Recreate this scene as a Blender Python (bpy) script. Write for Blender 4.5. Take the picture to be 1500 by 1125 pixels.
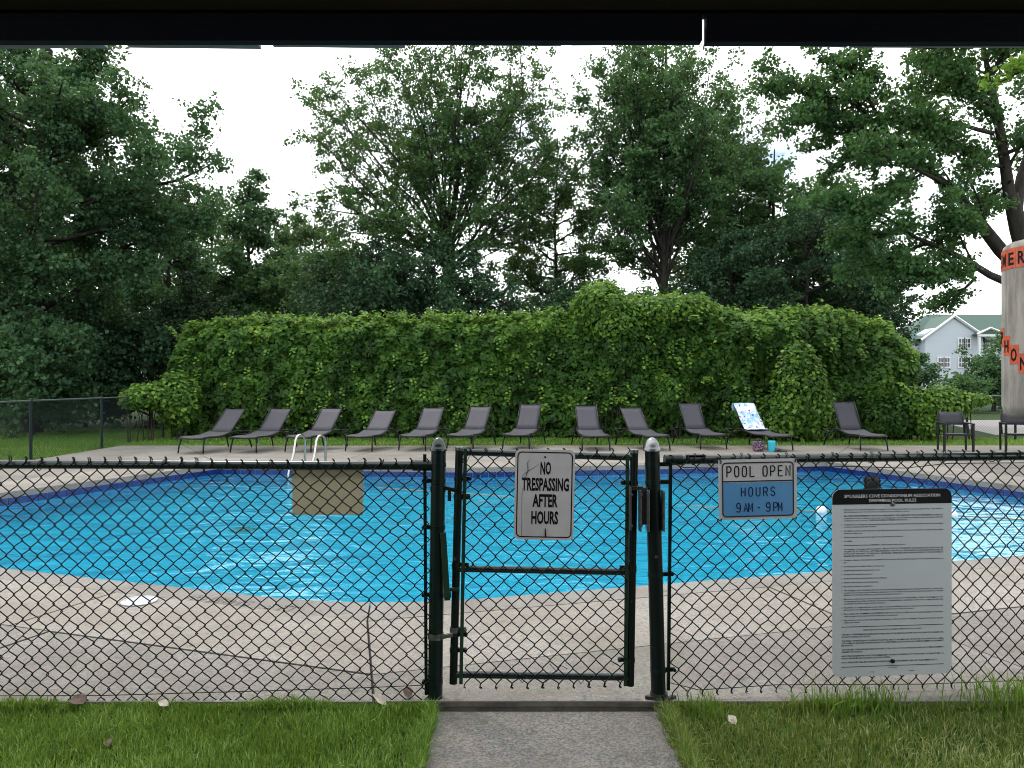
import bpy, bmesh, math, random
import numpy as np
from mathutils import Vector, Matrix

for o in list(bpy.data.objects):
    bpy.data.objects.remove(o, do_unlink=True)
scene = bpy.context.scene
COL = scene.collection
random.seed(7)
RNG = np.random.default_rng(11)
R = math.radians

# ---------------------------------------------------------------- camera
CAM_H, FPX = 1.61, 1127.0
cam_data = bpy.data.cameras.new('camera')
cam = bpy.data.objects.new('camera', cam_data)
COL.objects.link(cam)
cam.location = (0, 0, CAM_H)
cam.rotation_euler = (R(90), 0, 0)
cam_data.sensor_width = 36.0
cam_data.lens = 36.0 * FPX / 1500.0
cam_data.shift_y = -2.5 / 1500.0
cam_data.clip_start = 0.05
cam_data.clip_end = 3000
scene.camera = cam

# ---------------------------------------------------------------- sky
SUN_EL, SUN_AZ = R(58), R(-38)          # azimuth from +Y towards +X
world = bpy.data.worlds.new('World')
scene.world = world
world.use_nodes = True
wn, wl = world.node_tree.nodes, world.node_tree.links
wn.clear()
w_out = wn.new('ShaderNodeOutputWorld')
w_bg = wn.new('ShaderNodeBackground')
w_bg.inputs['Strength'].default_value = 0.13
sky = wn.new('ShaderNodeTexSky')
sky.sky_type = 'NISHITA'
sky.sun_disc = False
sky.sun_elevation = SUN_EL
sky.sun_rotation = SUN_AZ
sky.air_density = 1.2
sky.dust_density = 2.0
tc = wn.new('ShaderNodeTexCoord')
mp = wn.new('ShaderNodeMapping')
mp.inputs['Scale'].default_value = (1, 1, 2.2)
mp.inputs['Location'].default_value = (0.35, 0.1, 0.2)
cn = wn.new('ShaderNodeTexNoise')
cn.inputs['Scale'].default_value = 3.2
cn.inputs['Detail'].default_value = 9
cn.inputs['Roughness'].default_value = 0.55
cr = wn.new('ShaderNodeValToRGB')
cr.color_ramp.elements[0].position = 0.29
cr.color_ramp.elements[1].position = 0.42
cm = wn.new('ShaderNodeMix')
cm.data_type = 'RGBA'
cm.inputs['B'].default_value = (12.2, 12.5, 12.7, 1)
wl.new(tc.outputs['Generated'], mp.inputs['Vector'])
wl.new(mp.outputs['Vector'], cn.inputs['Vector'])
wl.new(cn.outputs['Fac'], cr.inputs['Fac'])
wl.new(cr.outputs['Color'], cm.inputs['Factor'])
wl.new(sky.outputs['Color'], cm.inputs['A'])
wl.new(cm.outputs['Result'], w_bg.inputs['Color'])
wl.new(w_bg.outputs['Background'], w_out.inputs['Surface'])

# ---------------------------------------------------------------- sun behind thin cloud
sun_data = bpy.data.lights.new('sun', 'SUN')
sun_data.energy = 1.5
sun_data.angle = R(10)
sun_data.color = (1.0, 0.95, 0.88)
sun = bpy.data.objects.new('sun', sun_data)
COL.objects.link(sun)
sd = Vector((math.cos(SUN_EL) * math.sin(SUN_AZ), math.cos(SUN_EL) * math.cos(SUN_AZ), math.sin(SUN_EL)))
sun.rotation_euler = sd.to_track_quat('Z', 'Y').to_euler()
sun.location = (0, 0, 30)

scene.view_settings.view_transform = 'Standard'
scene.view_settings.look = 'None'
scene.view_settings.exposure = 0.6
scene.view_settings.gamma = 1.0
scene.render.engine = 'CYCLES'
scene.cycles.use_denoising = True
scene.cycles.filter_width = 1.0
scene.cycles.max_bounces = 8
scene.cycles.transparent_max_bounces = 12

# ---------------------------------------------------------------- helpers
def wx(px, Y):
    return (px - 750.0) * Y / FPX
def wz(py, Y):
    return CAM_H - (py - 560.0) * Y / FPX

def tag(o, label=None, cat=None, group=None, kind=None):
    if label: o['label'] = label
    if cat: o['category'] = cat
    if group: o['group'] = group
    if kind: o['kind'] = kind
    return o

def empty(name, loc=(0, 0, 0), rz=0.0, label=None, cat=None, group=None):
    o = bpy.data.objects.new(name, None)
    o.empty_display_size = 0.2
    COL.objects.link(o)
    o.location = loc
    o.rotation_euler = (0, 0, rz)
    return tag(o, label, cat, group)

def link_mesh(name, me, mat=None, parent=None, smooth=False):
    o = bpy.data.objects.new(name, me)
    COL.objects.link(o)
    if mat is not None:
        me.materials.clear()
        me.materials.append(mat)
    if smooth:
        me.polygons.foreach_set('use_smooth', [True] * len(me.polygons))
    if parent is not None:
        o.parent = parent
    return o

def copy_tree(o, parent=None):
    c = o.copy()
    COL.objects.link(c)
    c.parent = parent
    for ch in list(o.children):
        copy_tree(ch, c)
    return c

class MB:
    """collects shapes into one mesh"""
    def __init__(s):
        s.v, s.f = [], []
    def add(s, vs, fs):
        n = len(s.v)
        s.v += [tuple(p) for p in vs]
        s.f += [tuple(i + n for i in f) for f in fs]
        return s
    def box(s, c, d, rot=None, bev=0.0):
        hx, hy, hz = d[0] / 2, d[1] / 2, d[2] / 2
        M = rot if rot is not None else Matrix.Identity(3)
        c = Vector(c)
        if bev <= 0:
            P = [(x, y, z) for x in (-hx, hx) for y in (-hy, hy) for z in (-hz, hz)]
            F = [(0, 1, 3, 2), (4, 6, 7, 5), (0, 4, 5, 1), (2, 3, 7, 6), (0, 2, 6, 4), (1, 5, 7, 3)]
            return s.add([c + M @ Vector(p) for p in P], F)
        bm = bmesh.new()
        bmesh.ops.create_cube(bm, size=1.0)
        for v in bm.verts:
            v.co = Vector((v.co.x * d[0], v.co.y * d[1], v.co.z * d[2]))
        bmesh.ops.bevel(bm, geom=bm.edges[:], offset=bev, segments=2, affect='EDGES', profile=0.6)
        bm.verts.index_update()
        s.add([c + M @ v.co for v in bm.verts], [[v.index for v in f.verts] for f in bm.faces])
        bm.free()
        return s
    def tube(s, pts, r, n=8, cap=True, closed=False):
        pts = [Vector(p) for p in pts]
        m = len(pts)
        rs = r if isinstance(r, (list, tuple)) else [r] * m
        vs, fs = [], []
        prev = None
        for i, p in enumerate(pts):
            if closed:
                t = pts[(i + 1) % m] - pts[i - 1]
            else:
                t = pts[min(i + 1, m - 1)] - pts[max(i - 1, 0)]
            t.normalize()
            if prev is None:
                a = Vector((0, 0, 1)) if abs(t.z) < 0.9 else Vector((1, 0, 0))
                u = t.cross(a).normalized()
            else:
                u = (prev - t * prev.dot(t))
                u = u.normalized() if u.length > 1e-6 else t.orthogonal().normalized()
            prev = u
            w = t.cross(u)
            for k in range(n):
                an = 2 * math.pi * k / n
                vs.append(p + (u * math.cos(an) + w * math.sin(an)) * rs[i])
        for i in range(m if closed else m - 1):
            j = (i + 1) % m
            for k in range(n):
                k2 = (k + 1) % n
                fs.append((i * n + k, i * n + k2, j * n + k2, j * n + k))
        if cap and not closed:
            fs.append(tuple(range(n - 1, -1, -1)))
            fs.append(tuple((m - 1) * n + k for k in range(n)))
        return s.add(vs, fs)
    def lathe(s, prof, c=(0, 0, 0), n=16, axis=None):
        """prof: list of (radius, z)"""
        M = axis if axis is not None else Matrix.Identity(3)
        c = Vector(c)
        vs, fs = [], []
        for r, z in prof:
            for k in range(n):
                an = 2 * math.pi * k / n
                vs.append(c + M @ Vector((r * math.cos(an), r * math.sin(an), z)))
        for i in range(len(prof) - 1):
            for k in range(n):
                k2 = (k + 1) % n
                fs.append((i * n + k, i * n + k2, (i + 1) * n + k2, (i + 1) * n + k))
        fs.append(tuple(range(n - 1, -1, -1)))
        fs.append(tuple((len(prof) - 1) * n + k for k in range(n)))
        return s.add(vs, fs)
    def prism(s, poly, z0, z1):
        n = len(poly)
        vs = [(x, y, z0) for x, y in poly] + [(x, y, z1) for x, y in poly]
        fs = [tuple(range(n - 1, -1, -1)), tuple(range(n, 2 * n))]
        fs += [(i, (i + 1) % n, n + (i + 1) % n, n + i) for i in range(n)]
        return s.add(vs, fs)
    def mesh(s, name='m'):
        me = bpy.data.meshes.new(name)
        me.from_pydata(s.v, [], s.f)
        me.update()
        return me
    def build(s, name, mat, parent=None, smooth=False, auto=None):
        me = s.mesh(name)
        o = link_mesh(name, me, mat, parent, smooth)
        if auto is not None:
            me.polygons.foreach_set('use_smooth', [True] * len(me.polygons))
            me.set_sharp_from_angle(angle=R(auto))
        return o

def np_mesh(name, verts, loops, nper):
    """verts (N,3); loops flat indices; nper corners per face (int or array)"""
    me = bpy.data.meshes.new(name)
    loops = np.asarray(loops, dtype=np.int32).ravel()
    nf = len(loops) // nper
    me.vertices.add(len(verts))
    me.vertices.foreach_set('co', np.asarray(verts, dtype=np.float32).ravel())
    me.loops.add(len(loops))
    me.loops.foreach_set('vertex_index', loops)
    me.polygons.add(nf)
    me.polygons.foreach_set('loop_start', np.arange(nf, dtype=np.int32) * nper)
    me.polygons.foreach_set('loop_total', np.full(nf, nper, dtype=np.int32))
    me.update()
    return me

def face_attr(me, name, vals):
    at = me.attributes.new(name, 'FLOAT', 'FACE')
    at.data.foreach_set('value', np.asarray(vals, dtype=np.float32))

# ---------------------------------------------------------------- materials
MATS = {}
def nodes(name):
    m = bpy.data.materials.new(name)
    m.use_nodes = True
    nt = m.node_tree
    nt.nodes.clear()
    out = nt.nodes.new('ShaderNodeOutputMaterial')
    MATS[name] = m
    return m, nt, out

def mix(nt, fac, a, b):
    n = nt.nodes.new('ShaderNodeMix')
    n.data_type = 'RGBA'
    if isinstance(fac, (int, float)): n.inputs['Factor'].default_value = fac
    else: nt.links.new(fac, n.inputs['Factor'])
    for k, c in (('A', a), ('B', b)):
        if isinstance(c, tuple): n.inputs[k].default_value = (c[0], c[1], c[2], 1)
        else: nt.links.new(c, n.inputs[k])
    return n.outputs['Result']

def noise(nt, scale, detail=4, rough=0.5, coord='Object', lo=0.35, hi=0.65, stretch=None):
    t = nt.nodes.new('ShaderNodeTexCoord')
    n = nt.nodes.new('ShaderNodeTexNoise')
    n.inputs['Scale'].default_value = scale
    n.inputs['Detail'].default_value = detail
    n.inputs['Roughness'].default_value = rough
    src = t.outputs[coord]
    if stretch:
        mpn = nt.nodes.new('ShaderNodeMapping')
        mpn.inputs['Scale'].default_value = stretch
        nt.links.new(src, mpn.inputs['Vector'])
        src = mpn.outputs['Vector']
    nt.links.new(src, n.inputs['Vector'])
    mr = nt.nodes.new('ShaderNodeMapRange')
    mr.inputs['From Min'].default_value = lo
    mr.inputs['From Max'].default_value = hi
    nt.links.new(n.outputs['Fac'], mr.inputs['Value'])
    return mr.outputs['Result']

def bump(nt, h, strength, dist=0.01):
    b = nt.nodes.new('ShaderNodeBump')
    b.inputs['Strength'].default_value = strength
    b.inputs['Distance'].default_value = dist
    nt.links.new(h, b.inputs['Height'])
    return b.outputs['Normal']

def principled(nt, out, col, rough=0.5, metal=0.0, spec=0.5, normal=None):
    p = nt.nodes.new('ShaderNodeBsdfPrincipled')
    if isinstance(col, tuple): p.inputs['Base Color'].default_value = (col[0], col[1], col[2], 1)
    else: nt.links.new(col, p.inputs['Base Color'])
    if isinstance(rough, (int, float)): p.inputs['Roughness'].default_value = rough
    else: nt.links.new(rough, p.inputs['Roughness'])
    p.inputs['Metallic'].default_value = metal
    p.inputs['Specular IOR Level'].default_value = spec
    if normal is not None: nt.links.new(normal, p.inputs['Normal'])
    nt.links.new(p.outputs['BSDF'], out.inputs['Surface'])
    return p

def simple(name, c1, c2=None, rough=0.5, metal=0.0, scale=20, spec=0.5, bmp=0.0, coord='Object', lo=0.35, hi=0.65, stretch=None):
    m, nt, out = nodes(name)
    c2 = c2 or tuple(x * 0.8 for x in c1)
    nz = noise(nt, scale, 5, 0.6, coord, lo, hi, stretch)
    nm = bump(nt, nz, bmp) if bmp else None
    principled(nt, out, mix(nt, nz, c1, c2), rough, metal, spec, nm)
    return m

def leaf_mat(name, dark, mid, light, trans=0.3, rough=0.6, spec=0.2):
    m, nt, out = nodes(name)
    at = nt.nodes.new('ShaderNodeAttribute')
    at.attribute_name = 'rnd'
    rp = nt.nodes.new('ShaderNodeValToRGB')
    e = rp.color_ramp.elements
    e[0].position, e[0].color = 0.0, (*dark, 1)
    e[1].position, e[1].color = 1.0, (*light, 1)
    x = e.new(0.55); x.color = (*mid, 1)
    nt.links.new(at.outputs['Fac'], rp.inputs['Fac'])
    p = nt.nodes.new('ShaderNodeBsdfPrincipled')
    p.inputs['Roughness'].default_value = rough
    p.inputs['Specular IOR Level'].default_value = spec
    nt.links.new(rp.outputs['Color'], p.inputs['Base Color'])
    t = nt.nodes.new('ShaderNodeBsdfTranslucent')
    tcol = mix(nt, 0.5, rp.outputs['Color'], (light[0] * 1.5, light[1] * 1.4, light[2] * 0.6))
    nt.links.new(tcol, t.inputs['Color'])
    ms = nt.nodes.new('ShaderNodeMixShader')
    ms.inputs['Fac'].default_value = trans
    nt.links.new(p.outputs['BSDF'], ms.inputs[1])
    nt.links.new(t.outputs['BSDF'], ms.inputs[2])
    nt.links.new(ms.outputs['Shader'], out.inputs['Surface'])
    return m

def concrete(name, base, speck, dark, scale=100, stain=1.2):
    m, nt, out = nodes(name)
    oi = nt.nodes.new('ShaderNodeObjectInfo')
    fine = noise(nt, scale, 2, 0.7, 'Object', 0.42, 0.62)
    peb = nt.nodes.new('ShaderNodeTexVoronoi')
    peb.inputs['Scale'].default_value = scale * 0.55
    t = nt.nodes.new('ShaderNodeTexCoord')
    nt.links.new(t.outputs['Object'], peb.inputs['Vector'])
    big = noise(nt, stain, 6, 0.62, 'Object', 0.38, 0.68)
    spots = noise(nt, 9, 4, 0.6, 'Object', 0.60, 0.72)
    c = mix(nt, fine, base, speck)
    c2 = nt.nodes.new('ShaderNodeMix'); c2.data_type = 'RGBA'; c2.blend_type = 'MULTIPLY'
    c2.inputs['Factor'].default_value = 0.6
    nt.links.new(c, c2.inputs['A']); nt.links.new(peb.outputs['Color'], c2.inputs['B'])
    hs = nt.nodes.new('ShaderNodeHueSaturation')
    hs.inputs['Saturation'].default_value = 0.35
    hs.inputs['Value'].default_value = 1.35
    nt.links.new(c2.outputs['Result'], hs.inputs['Color'])
    f1 = nt.nodes.new('ShaderNodeMath'); f1.operation = 'MULTIPLY'; f1.inputs[1].default_value = 0.7
    nt.links.new(big, f1.inputs[0])
    c3 = mix(nt, f1.outputs[0], mix(nt, 0.25, hs.outputs['Color'], base), dark)
    f2 = nt.nodes.new('ShaderNodeMath'); f2.operation = 'MULTIPLY'; f2.inputs[1].default_value = 0.6
    nt.links.new(spots, f2.inputs[0])
    c4 = mix(nt, f2.outputs[0], c3, tuple(x * 0.55 for x in dark))
    f3 = nt.nodes.new('ShaderNodeMath'); f3.operation = 'MULTIPLY'; f3.inputs[1].default_value = 0.22
    nt.links.new(oi.outputs['Random'], f3.inputs[0])
    c5 = mix(nt, f3.outputs[0], c4, dark)
    nm = bump(nt, peb.outputs['Distance'], 0.35, 0.004)
    principled(nt, out, c5, 0.85, 0, 0.25, nm)
    return m

M_coping = concrete('coping_concrete', (0.225, 0.203, 0.174), (0.15, 0.136, 0.116), (0.118, 0.106, 0.091), 170)
M_deckin = concrete('deck_concrete_light', (0.275, 0.238, 0.194), (0.155, 0.132, 0.107), (0.14, 0.122, 0.099), 105)
M_deckout = concrete('deck_concrete_weathered', (0.22, 0.195, 0.162), (0.115, 0.10, 0.082), (0.105, 0.093, 0.077), 95)
M_walk = concrete('walk_concrete', (0.20, 0.183, 0.16), (0.05, 0.046, 0.04), (0.10, 0.09, 0.077), 78)
M_edge = simple('shaded_slab_edge', (0.13, 0.118, 0.10), (0.055, 0.05, 0.042), 0.95, 0, 12)  # front face darkened; the step's shadow line is put into its colour
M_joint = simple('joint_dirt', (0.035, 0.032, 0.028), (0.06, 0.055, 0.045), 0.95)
M_vinyl = simple('dark_green_vinyl', (0.0018, 0.0075, 0.0058), (0.0028, 0.011, 0.0085), 0.3, 0, 6, 0.25)
M_rail = simple('green_rail_vinyl', (0.004, 0.012, 0.0105), (0.006, 0.017, 0.0145), 0.22, 0, 6, 0.5)
M_wire = simple('dark_green_wire', (0.0012, 0.0035, 0.0033), (0.0022, 0.0062, 0.0056), 0.45, 0, 10, 0.15)
M_greenbar = simple('green_tension_bar', (0.004, 0.020, 0.009), (0.006, 0.027, 0.012), 0.4, 0, 8)
M_alum = simple('weathered_aluminium', (0.26, 0.27, 0.28), (0.11, 0.11, 0.11), 0.32, 0.85, 30)
M_steel = simple('polished_steel', (0.42, 0.42, 0.40), (0.34, 0.34, 0.32), 0.2, 1.0, 12)
M_chip = simple('chipped_post', (0.0016, 0.0052, 0.0045), (0.07, 0.055, 0.046), 0.36, 0, 22, 0.22, 0, 'Object', 0.66, 0.70)
M_black = simple('black_plastic', (0.008, 0.008, 0.009), (0.014, 0.014, 0.015), 0.4)
M_pewter = simple('latch_metal', (0.035, 0.042, 0.042), (0.10, 0.10, 0.09), 0.4, 0.3, 40)
M_white = simple('sign_white', (0.38, 0.37, 0.375), (0.31, 0.30, 0.305), 0.4, 0, 5)
M_ink = simple('sign_black', (0.003, 0.003, 0.004), (0.005, 0.005, 0.006), 0.6, 0, 20, 0.12)
M_ink_soft = simple('sign_faded_ink', (0.012, 0.014, 0.020), (0.02, 0.022, 0.028), 0.6, 0, 20, 0.12)
M_blue = simple('sign_blue', (0.055, 0.19, 0.37), (0.048, 0.165, 0.33), 0.4, 0, 4)
M_rules = simple('sign_grey', (0.385, 0.412, 0.432), (0.345, 0.372, 0.392), 0.42, 0, 2)
M_signback = simple('sign_back_olive', (0.50, 0.46, 0.315), (0.42, 0.385, 0.265), 0.45, 0, 3)
M_sling = simple('sling_fabric', (0.052, 0.052, 0.064), (0.03, 0.03, 0.039), 0.6, 0, 420, 0.3, 0.3)
M_frame = simple('lounger_frame', (0.008, 0.008, 0.010), (0.012, 0.012, 0.014), 0.45, 0, 20, 0.2)
M_bark = simple('bark', (0.034, 0.030, 0.025), (0.014, 0.013, 0.011), 0.9, 0, 14, 0.2, 0.6, 'Object', 0.35, 0.65, (1, 1, 0.25))
M_tile = simple('pool_tile_blue', (0.003, 0.012, 0.085), (0.006, 0.025, 0.16), 0.18, 0, 9)
M_grout = simple('tile_grout', (0.15, 0.20, 0.30), (0.12, 0.16, 0.23), 0.7)
M_plaster = simple('pool_plaster', (0.006, 0.42, 0.61), (0.005, 0.375, 0.56), 0.6, 0, 1.2)
M_litter = simple('dry_leaf', (0.075, 0.04, 0.02), (0.035, 0.02, 0.012), 0.7, 0, 30)
M_pale = simple('pale_leaf', (0.42, 0.38, 0.32), (0.28, 0.24, 0.19), 0.7, 0, 30)
# ================================================================ ground and pool
POOL = [Vector(p) for p in ((-1.04, 5.49), (9.35, 8.50), (6.37, 15.60), (-0.90, 14.50), (-5.76, 15.10), (-8.75, 8.20))]
DECK = [(-9.95, 3.875), (15.0, 3.875), (15.0, 19.6), (-9.95, 19.6)]
WATER_Z = -0.185
# the near corner of the water's edge is rounded
_t5 = POOL[0] + (POOL[5] - POOL[0]).normalized() * 0.95
_t0 = POOL[0] + (POOL[1] - POOL[0]).normalized() * 0.95
ARC = [(_t5 * (1 - k / 8) ** 2 + POOL[0] * (2 * (k / 8) * (1 - k / 8)) + _t0 * (k / 8) ** 2) for k in range(9)]
POOLR = ARC + POOL[1:]
NP = len(POOL)

def outn(i):
    d = (POOL[(i + 1) % NP] - POOL[i]).normalized()
    return Vector((d.y, -d.x))
def miter(i):
    if i == 0: return Vector((0.21, -0.985))
    n = (outn(i - 1) + outn(i)).normalized()
    return n / n.dot(outn(i))
def clip(poly, p, n):
    """keep the side where (x-p).n <= 0"""
    res = []
    for i in range(len(poly)):
        a, b = poly[i], poly[(i + 1) % len(poly)]
        da, db = (a - p).dot(n), (b - p).dot(n)
        if da <= 0: res.append(a)
        if da * db < 0: res.append(a + (b - a) * (da / (da - db)))
    return res
def clip_deck(poly):
    for k in range(4):
        a, b = Vector(DECK[k]), Vector(DECK[(k + 1) % 4])
        d = (b - a).normalized()
        poly = clip(poly, a, Vector((d.y, -d.x)))
        if len(poly) < 3: return []
    return poly
def strip(i, d0, d1):
    a, b = POOL[i], POOL[(i + 1) % NP]
    ma, mb = miter(i), miter((i + 1) % NP)
    return [a + ma * d1, b + mb * d1, b + mb * d0, a + ma * d0]
def inset(poly, g):
    cur = list(poly)
    for i in range(len(poly)):
        a, b = poly[i], poly[(i + 1) % len(poly)]
        if (b - a).length < 1e-4: continue
        d = (b - a).normalized()
        n = Vector((d.y, -d.x))
        cur = clip(cur, a - n * g, n)
        if len(cur) < 3: return []
    return cur
def area(poly):
    return 0.5 * sum(poly[i].x * poly[(i + 1) % len(poly)].y - poly[(i + 1) % len(poly)].x * poly[i].y for i in range(len(poly)))

def slab(name, poly, mat, parent, gap=0.004, bev=0.004, thick=0.09, dark_sides=False):
    if len(poly) < 3 or area(poly) < 0.02: return
    o1, o2 = inset(poly, gap), inset(poly, gap + bev)
    if len(o1) < 3 or len(o2) != len(o1):
        if len(o1) < 3: return
        o2 = o1
    dz = random.uniform(-0.0025, 0.0025)
    n = len(o1)
    vs = [(p.x, p.y, -thick) for p in o1] + [(p.x, p.y, -bev + dz) for p in o1]
    fs = [(i, (i + 1) % n, n + (i + 1) % n, n + i) for i in range(n)]
    if o2 is not o1:
        vs += [(p.x, p.y, dz) for p in o2]
        fs += [(n + i, n + (i + 1) % n, 2 * n + (i + 1) % n, 2 * n + i) for i in range(n)]
        fs.append(tuple(range(2 * n, 3 * n)))
    else:
        fs.append(tuple(range(n, 2 * n)))
    o = MB().add(vs, fs).build(name, mat, parent)
    if dark_sides:
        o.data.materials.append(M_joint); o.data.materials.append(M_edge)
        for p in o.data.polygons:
            if p.normal.z < 0.9: p.material_index = 2 if (p.normal.y < -0.95 and abs(p.center.y - 3.88) < 0.03) else 1  # joint dirt on the sides, painted step shade on the near front face
    return o

deck_base = MB()
for i in range(NP):
    pl = clip_deck(strip(i, 0.004, 9.0))
    if len(pl) > 2:
        n = len(pl)
        deck_base.add([(p.x, p.y, -0.024) for p in pl], [tuple(range(n))])
deck_base.add([(q.x, q.y, -0.025) for q in ([POOL[0] + Vector((0, -0.01))] + list(reversed(ARC)))], [tuple(range(10))])
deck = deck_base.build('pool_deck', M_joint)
tag(deck, 'concrete pool deck of joined slabs around the pool', kind='structure')

# slab cut positions along each pool edge, measured from its start
CUTS = {0: [3.1, 6.2, 8.8], 1: [2.6, 5.2], 2: [2.4, 4.9], 3: [2.4], 4: [2.5, 5.0], 5: [2.4, 4.9]}
for i in range(NP):
    a, b = POOL[i], POOL[(i + 1) % NP]
    L = (b - a).length
    d = (b - a).normalized()
    if i == 5:                      # near left edge: joints counted from the near corner
        cuts = sorted(L - c for c in (2.02, 4.6))
    else:
        cuts = CUTS[i]
    for (d0, d1, nm, mt) in ((0.0, 0.30, 'coping_stone', M_coping), (0.30, 1.27, 'slab', M_deckin), (1.27, 9.0, 'slab', M_deckout)):
        st = strip(i, d0, d1)
        bounds = [None] + [c + (0.35 if d0 > 1 else 0.0) for c in cuts] + [None]
        for k in range(len(bounds) - 1):
            pl = st
            if bounds[k] is not None: pl = clip(pl, a + d * bounds[k], -d)
            if bounds[k + 1] is not None: pl = clip(pl, a + d * bounds[k + 1], d)
            if len(pl) > 2: pl = clip_deck(pl)
            if d0 == 0 and ((i == 5 and k == len(bounds) - 2) or (i == 0 and k == 0)):
                inner = ARC[:5] if i == 5 else ARC[4:]
                ip = min(range(len(pl)), key=lambda q: (pl[q] - POOL[0]).length)
                pl = pl[:ip] + list(reversed(inner)) + pl[ip + 1:]
                sg_ = -0.006 if i == 5 else 0.006
                no_ = POOL[0] + miter(0) * d1
                pl = [q + Vector((sg_, 0)) if (q - no_).length < 1e-4 or (q - ARC[4]).length < 1e-4 else q for q in pl]
                MB().prism([(q.x, q.y) for q in pl], -0.09, 0.0).build(nm, mt, deck)
                continue
            if len(pl) > 2:
                if d1 > 5 and i in (0, 5):        # the outer near slabs end in a kerb strip under the fence
                    slab(nm, pl, mt, deck, thick=0.13, dark_sides=True)
                else:
                    slab(nm, pl, mt, deck, dark_sides=(nm == 'slab'))
# basin
bas = MB()
FL = -1.45
P3 = [(p.x, p.y) for p in POOLR]
n = len(P3)
bas.add([(x, y, -0.10) for x, y in P3] + [(x, y, FL) for x, y in P3], [((i + 1) % n, i, n + i, n + (i + 1) % n) for i in range(n)] + [tuple(range(n, 2 * n))])
basin = bas.build('pool_basin', M_plaster)
tag(basin, 'blue painted swimming pool basin with wide angled corner', kind='structure')
# waterline tiles: single tiles on the sides that face the camera, grout behind
tile_me = MB().box((0, 0, 0), (0.144, 0.012, 0.144), None, 0.0025).mesh('tile')
tile_me.materials.append(M_tile)
grout = MB()
for i in range(NP):
    a, b = POOL[i], POOL[(i + 1) % NP]
    d = (b - a).normalized(); nn = outn(i); L = (b - a).length
    rot = math.atan2(d.y, d.x)
    if i in (0, 5): continue
    p0, p1 = a - nn * 0.004, b - nn * 0.004
    grout.add([(p0.x, p0.y, -0.085), (p1.x, p1.y, -0.085), (p1.x, p1.y, -0.245), (p0.x, p0.y, -0.245)], [(0, 1, 2, 3)])
    k = int(L / 0.152)
    for j in range(k):
        p = a + d * ((j + 0.5) * L / k) - nn * 0.008
        t = bpy.data.objects.new('tile', tile_me)
        COL.objects.link(t)
        t.location = (p.x, p.y, -0.162)
        t.rotation_euler = (random.uniform(-.006, .006), 0, rot)
        t.parent = basin
grout.build('grout_band', M_grout, basin)
near_tiles = MB()
for a, b in zip([POOLR[-1]] + ARC, ARC + [POOLR[9]]):
    d = (b - a).normalized(); nn = Vector((d.y, -d.x)); L = (b - a).length
    rm = Matrix.Rotation(math.atan2(d.y, d.x), 3, 'Z')
    k = max(1, int(L / 0.152))
    for j in range(k):
        p = a + d * ((j + 0.5) * L / k) - nn * 0.008
        near_tiles.box((p.x, p.y, -0.162), (0.144, 0.012, 0.144), rm)
tag(near_tiles.build('tile_band', M_tile, basin), kind='stuff')
# main drain on the pool floor
MB().lathe([(0.0, 0.0), (0.17, 0.0), (0.15, 0.03), (0.0, 0.04)], (-3.72, 10.6, FL + 0.004), 8).build('drain_cover', simple('drain_dark', (0.03, 0.16, 0.17), None, 0.6), basin)

# water
m, nt, out = nodes('pool_water')
def water_noise(scale, stretch, detail, dist=0.0):
    t = nt.nodes.new('ShaderNodeTexCoord')
    mpn = nt.nodes.new('ShaderNodeMapping')
    mpn.inputs['Scale'].default_value = stretch
    nz = nt.nodes.new('ShaderNodeTexNoise')
    nz.inputs['Scale'].default_value = scale
    nz.inputs['Detail'].default_value = detail
    nz.inputs['Roughness'].default_value = 0.5
    nz.inputs['Distortion'].default_value = dist
    nt.links.new(t.outputs['Object'], mpn.inputs['Vector'])
    nt.links.new(mpn.outputs['Vector'], nz.inputs['Vector'])
    return nz.outputs['Fac']
w1 = water_noise(1.4, (0.85, 1.2, 1), 2, 0.6)
w2 = water_noise(6.0, (0.7, 1.4, 1), 2, 0.4)
mm = nt.nodes.new('ShaderNodeMath'); mm.operation = 'MULTIPLY_ADD'; mm.inputs[1].default_value = 0.22
nt.links.new(w2, mm.inputs[0]); nt.links.new(w1, mm.inputs[2])
nm = bump(nt, mm.outputs[0], 1.0, 0.066)
gl = nt.nodes.new('ShaderNodeBsdfGlass')
gl.inputs['IOR'].default_value = 1.38
gl.inputs['Roughness'].default_value = 0.0
gl.inputs['Color'].default_value = (0.80, 0.975, 1.0, 1)
nt.links.new(nm, gl.inputs['Normal'])
nt.links.new(gl.outputs['BSDF'], out.inputs['Surface'])
wat = MB().add([(p.x, p.y, WATER_Z) for p in POOLR], [tuple(range(len(POOLR)))]).build('pool_water', m)
tag(wat, 'rippled turquoise pool water', kind='structure')

# ground sheet with an opening for the pool, as a ring of quads
m, nt, out = nodes('lawn_ground')
g1 = noise(nt, 0.35, 6, 0.65)
g2 = noise(nt, 14, 5, 0.7)
g3 = noise(nt, 90, 3, 0.7)
c = mix(nt, g1, (0.022, 0.062, 0.010), (0.035, 0.08, 0.015))
c = mix(nt, g2, c, (0.022, 0.05, 0.010))
f = nt.nodes.new('ShaderNodeMath'); f.operation = 'MULTIPLY'; f.inputs[1].default_value = 0.4
nt.links.new(g3, f.inputs[0])
c = mix(nt, f.outputs[0], c, (0.055, 0.08, 0.022))
principled(nt, out, c, 0.9, 0, 0.2, bump(nt, g3, 0.8, 0.03))
M_lawn = m
GZ = -0.047
hx0, hx1, hy0, hy1, B = -9.6, 10.5, 5.0, 16.6, 700.0
vs = [(-B, -60, GZ), (B, -60, GZ), (B, B * 2, GZ), (-B, B * 2, GZ), (hx0, hy0, GZ), (hx1, hy0, GZ), (hx1, hy1, GZ), (hx0, hy1, GZ)]
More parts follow.
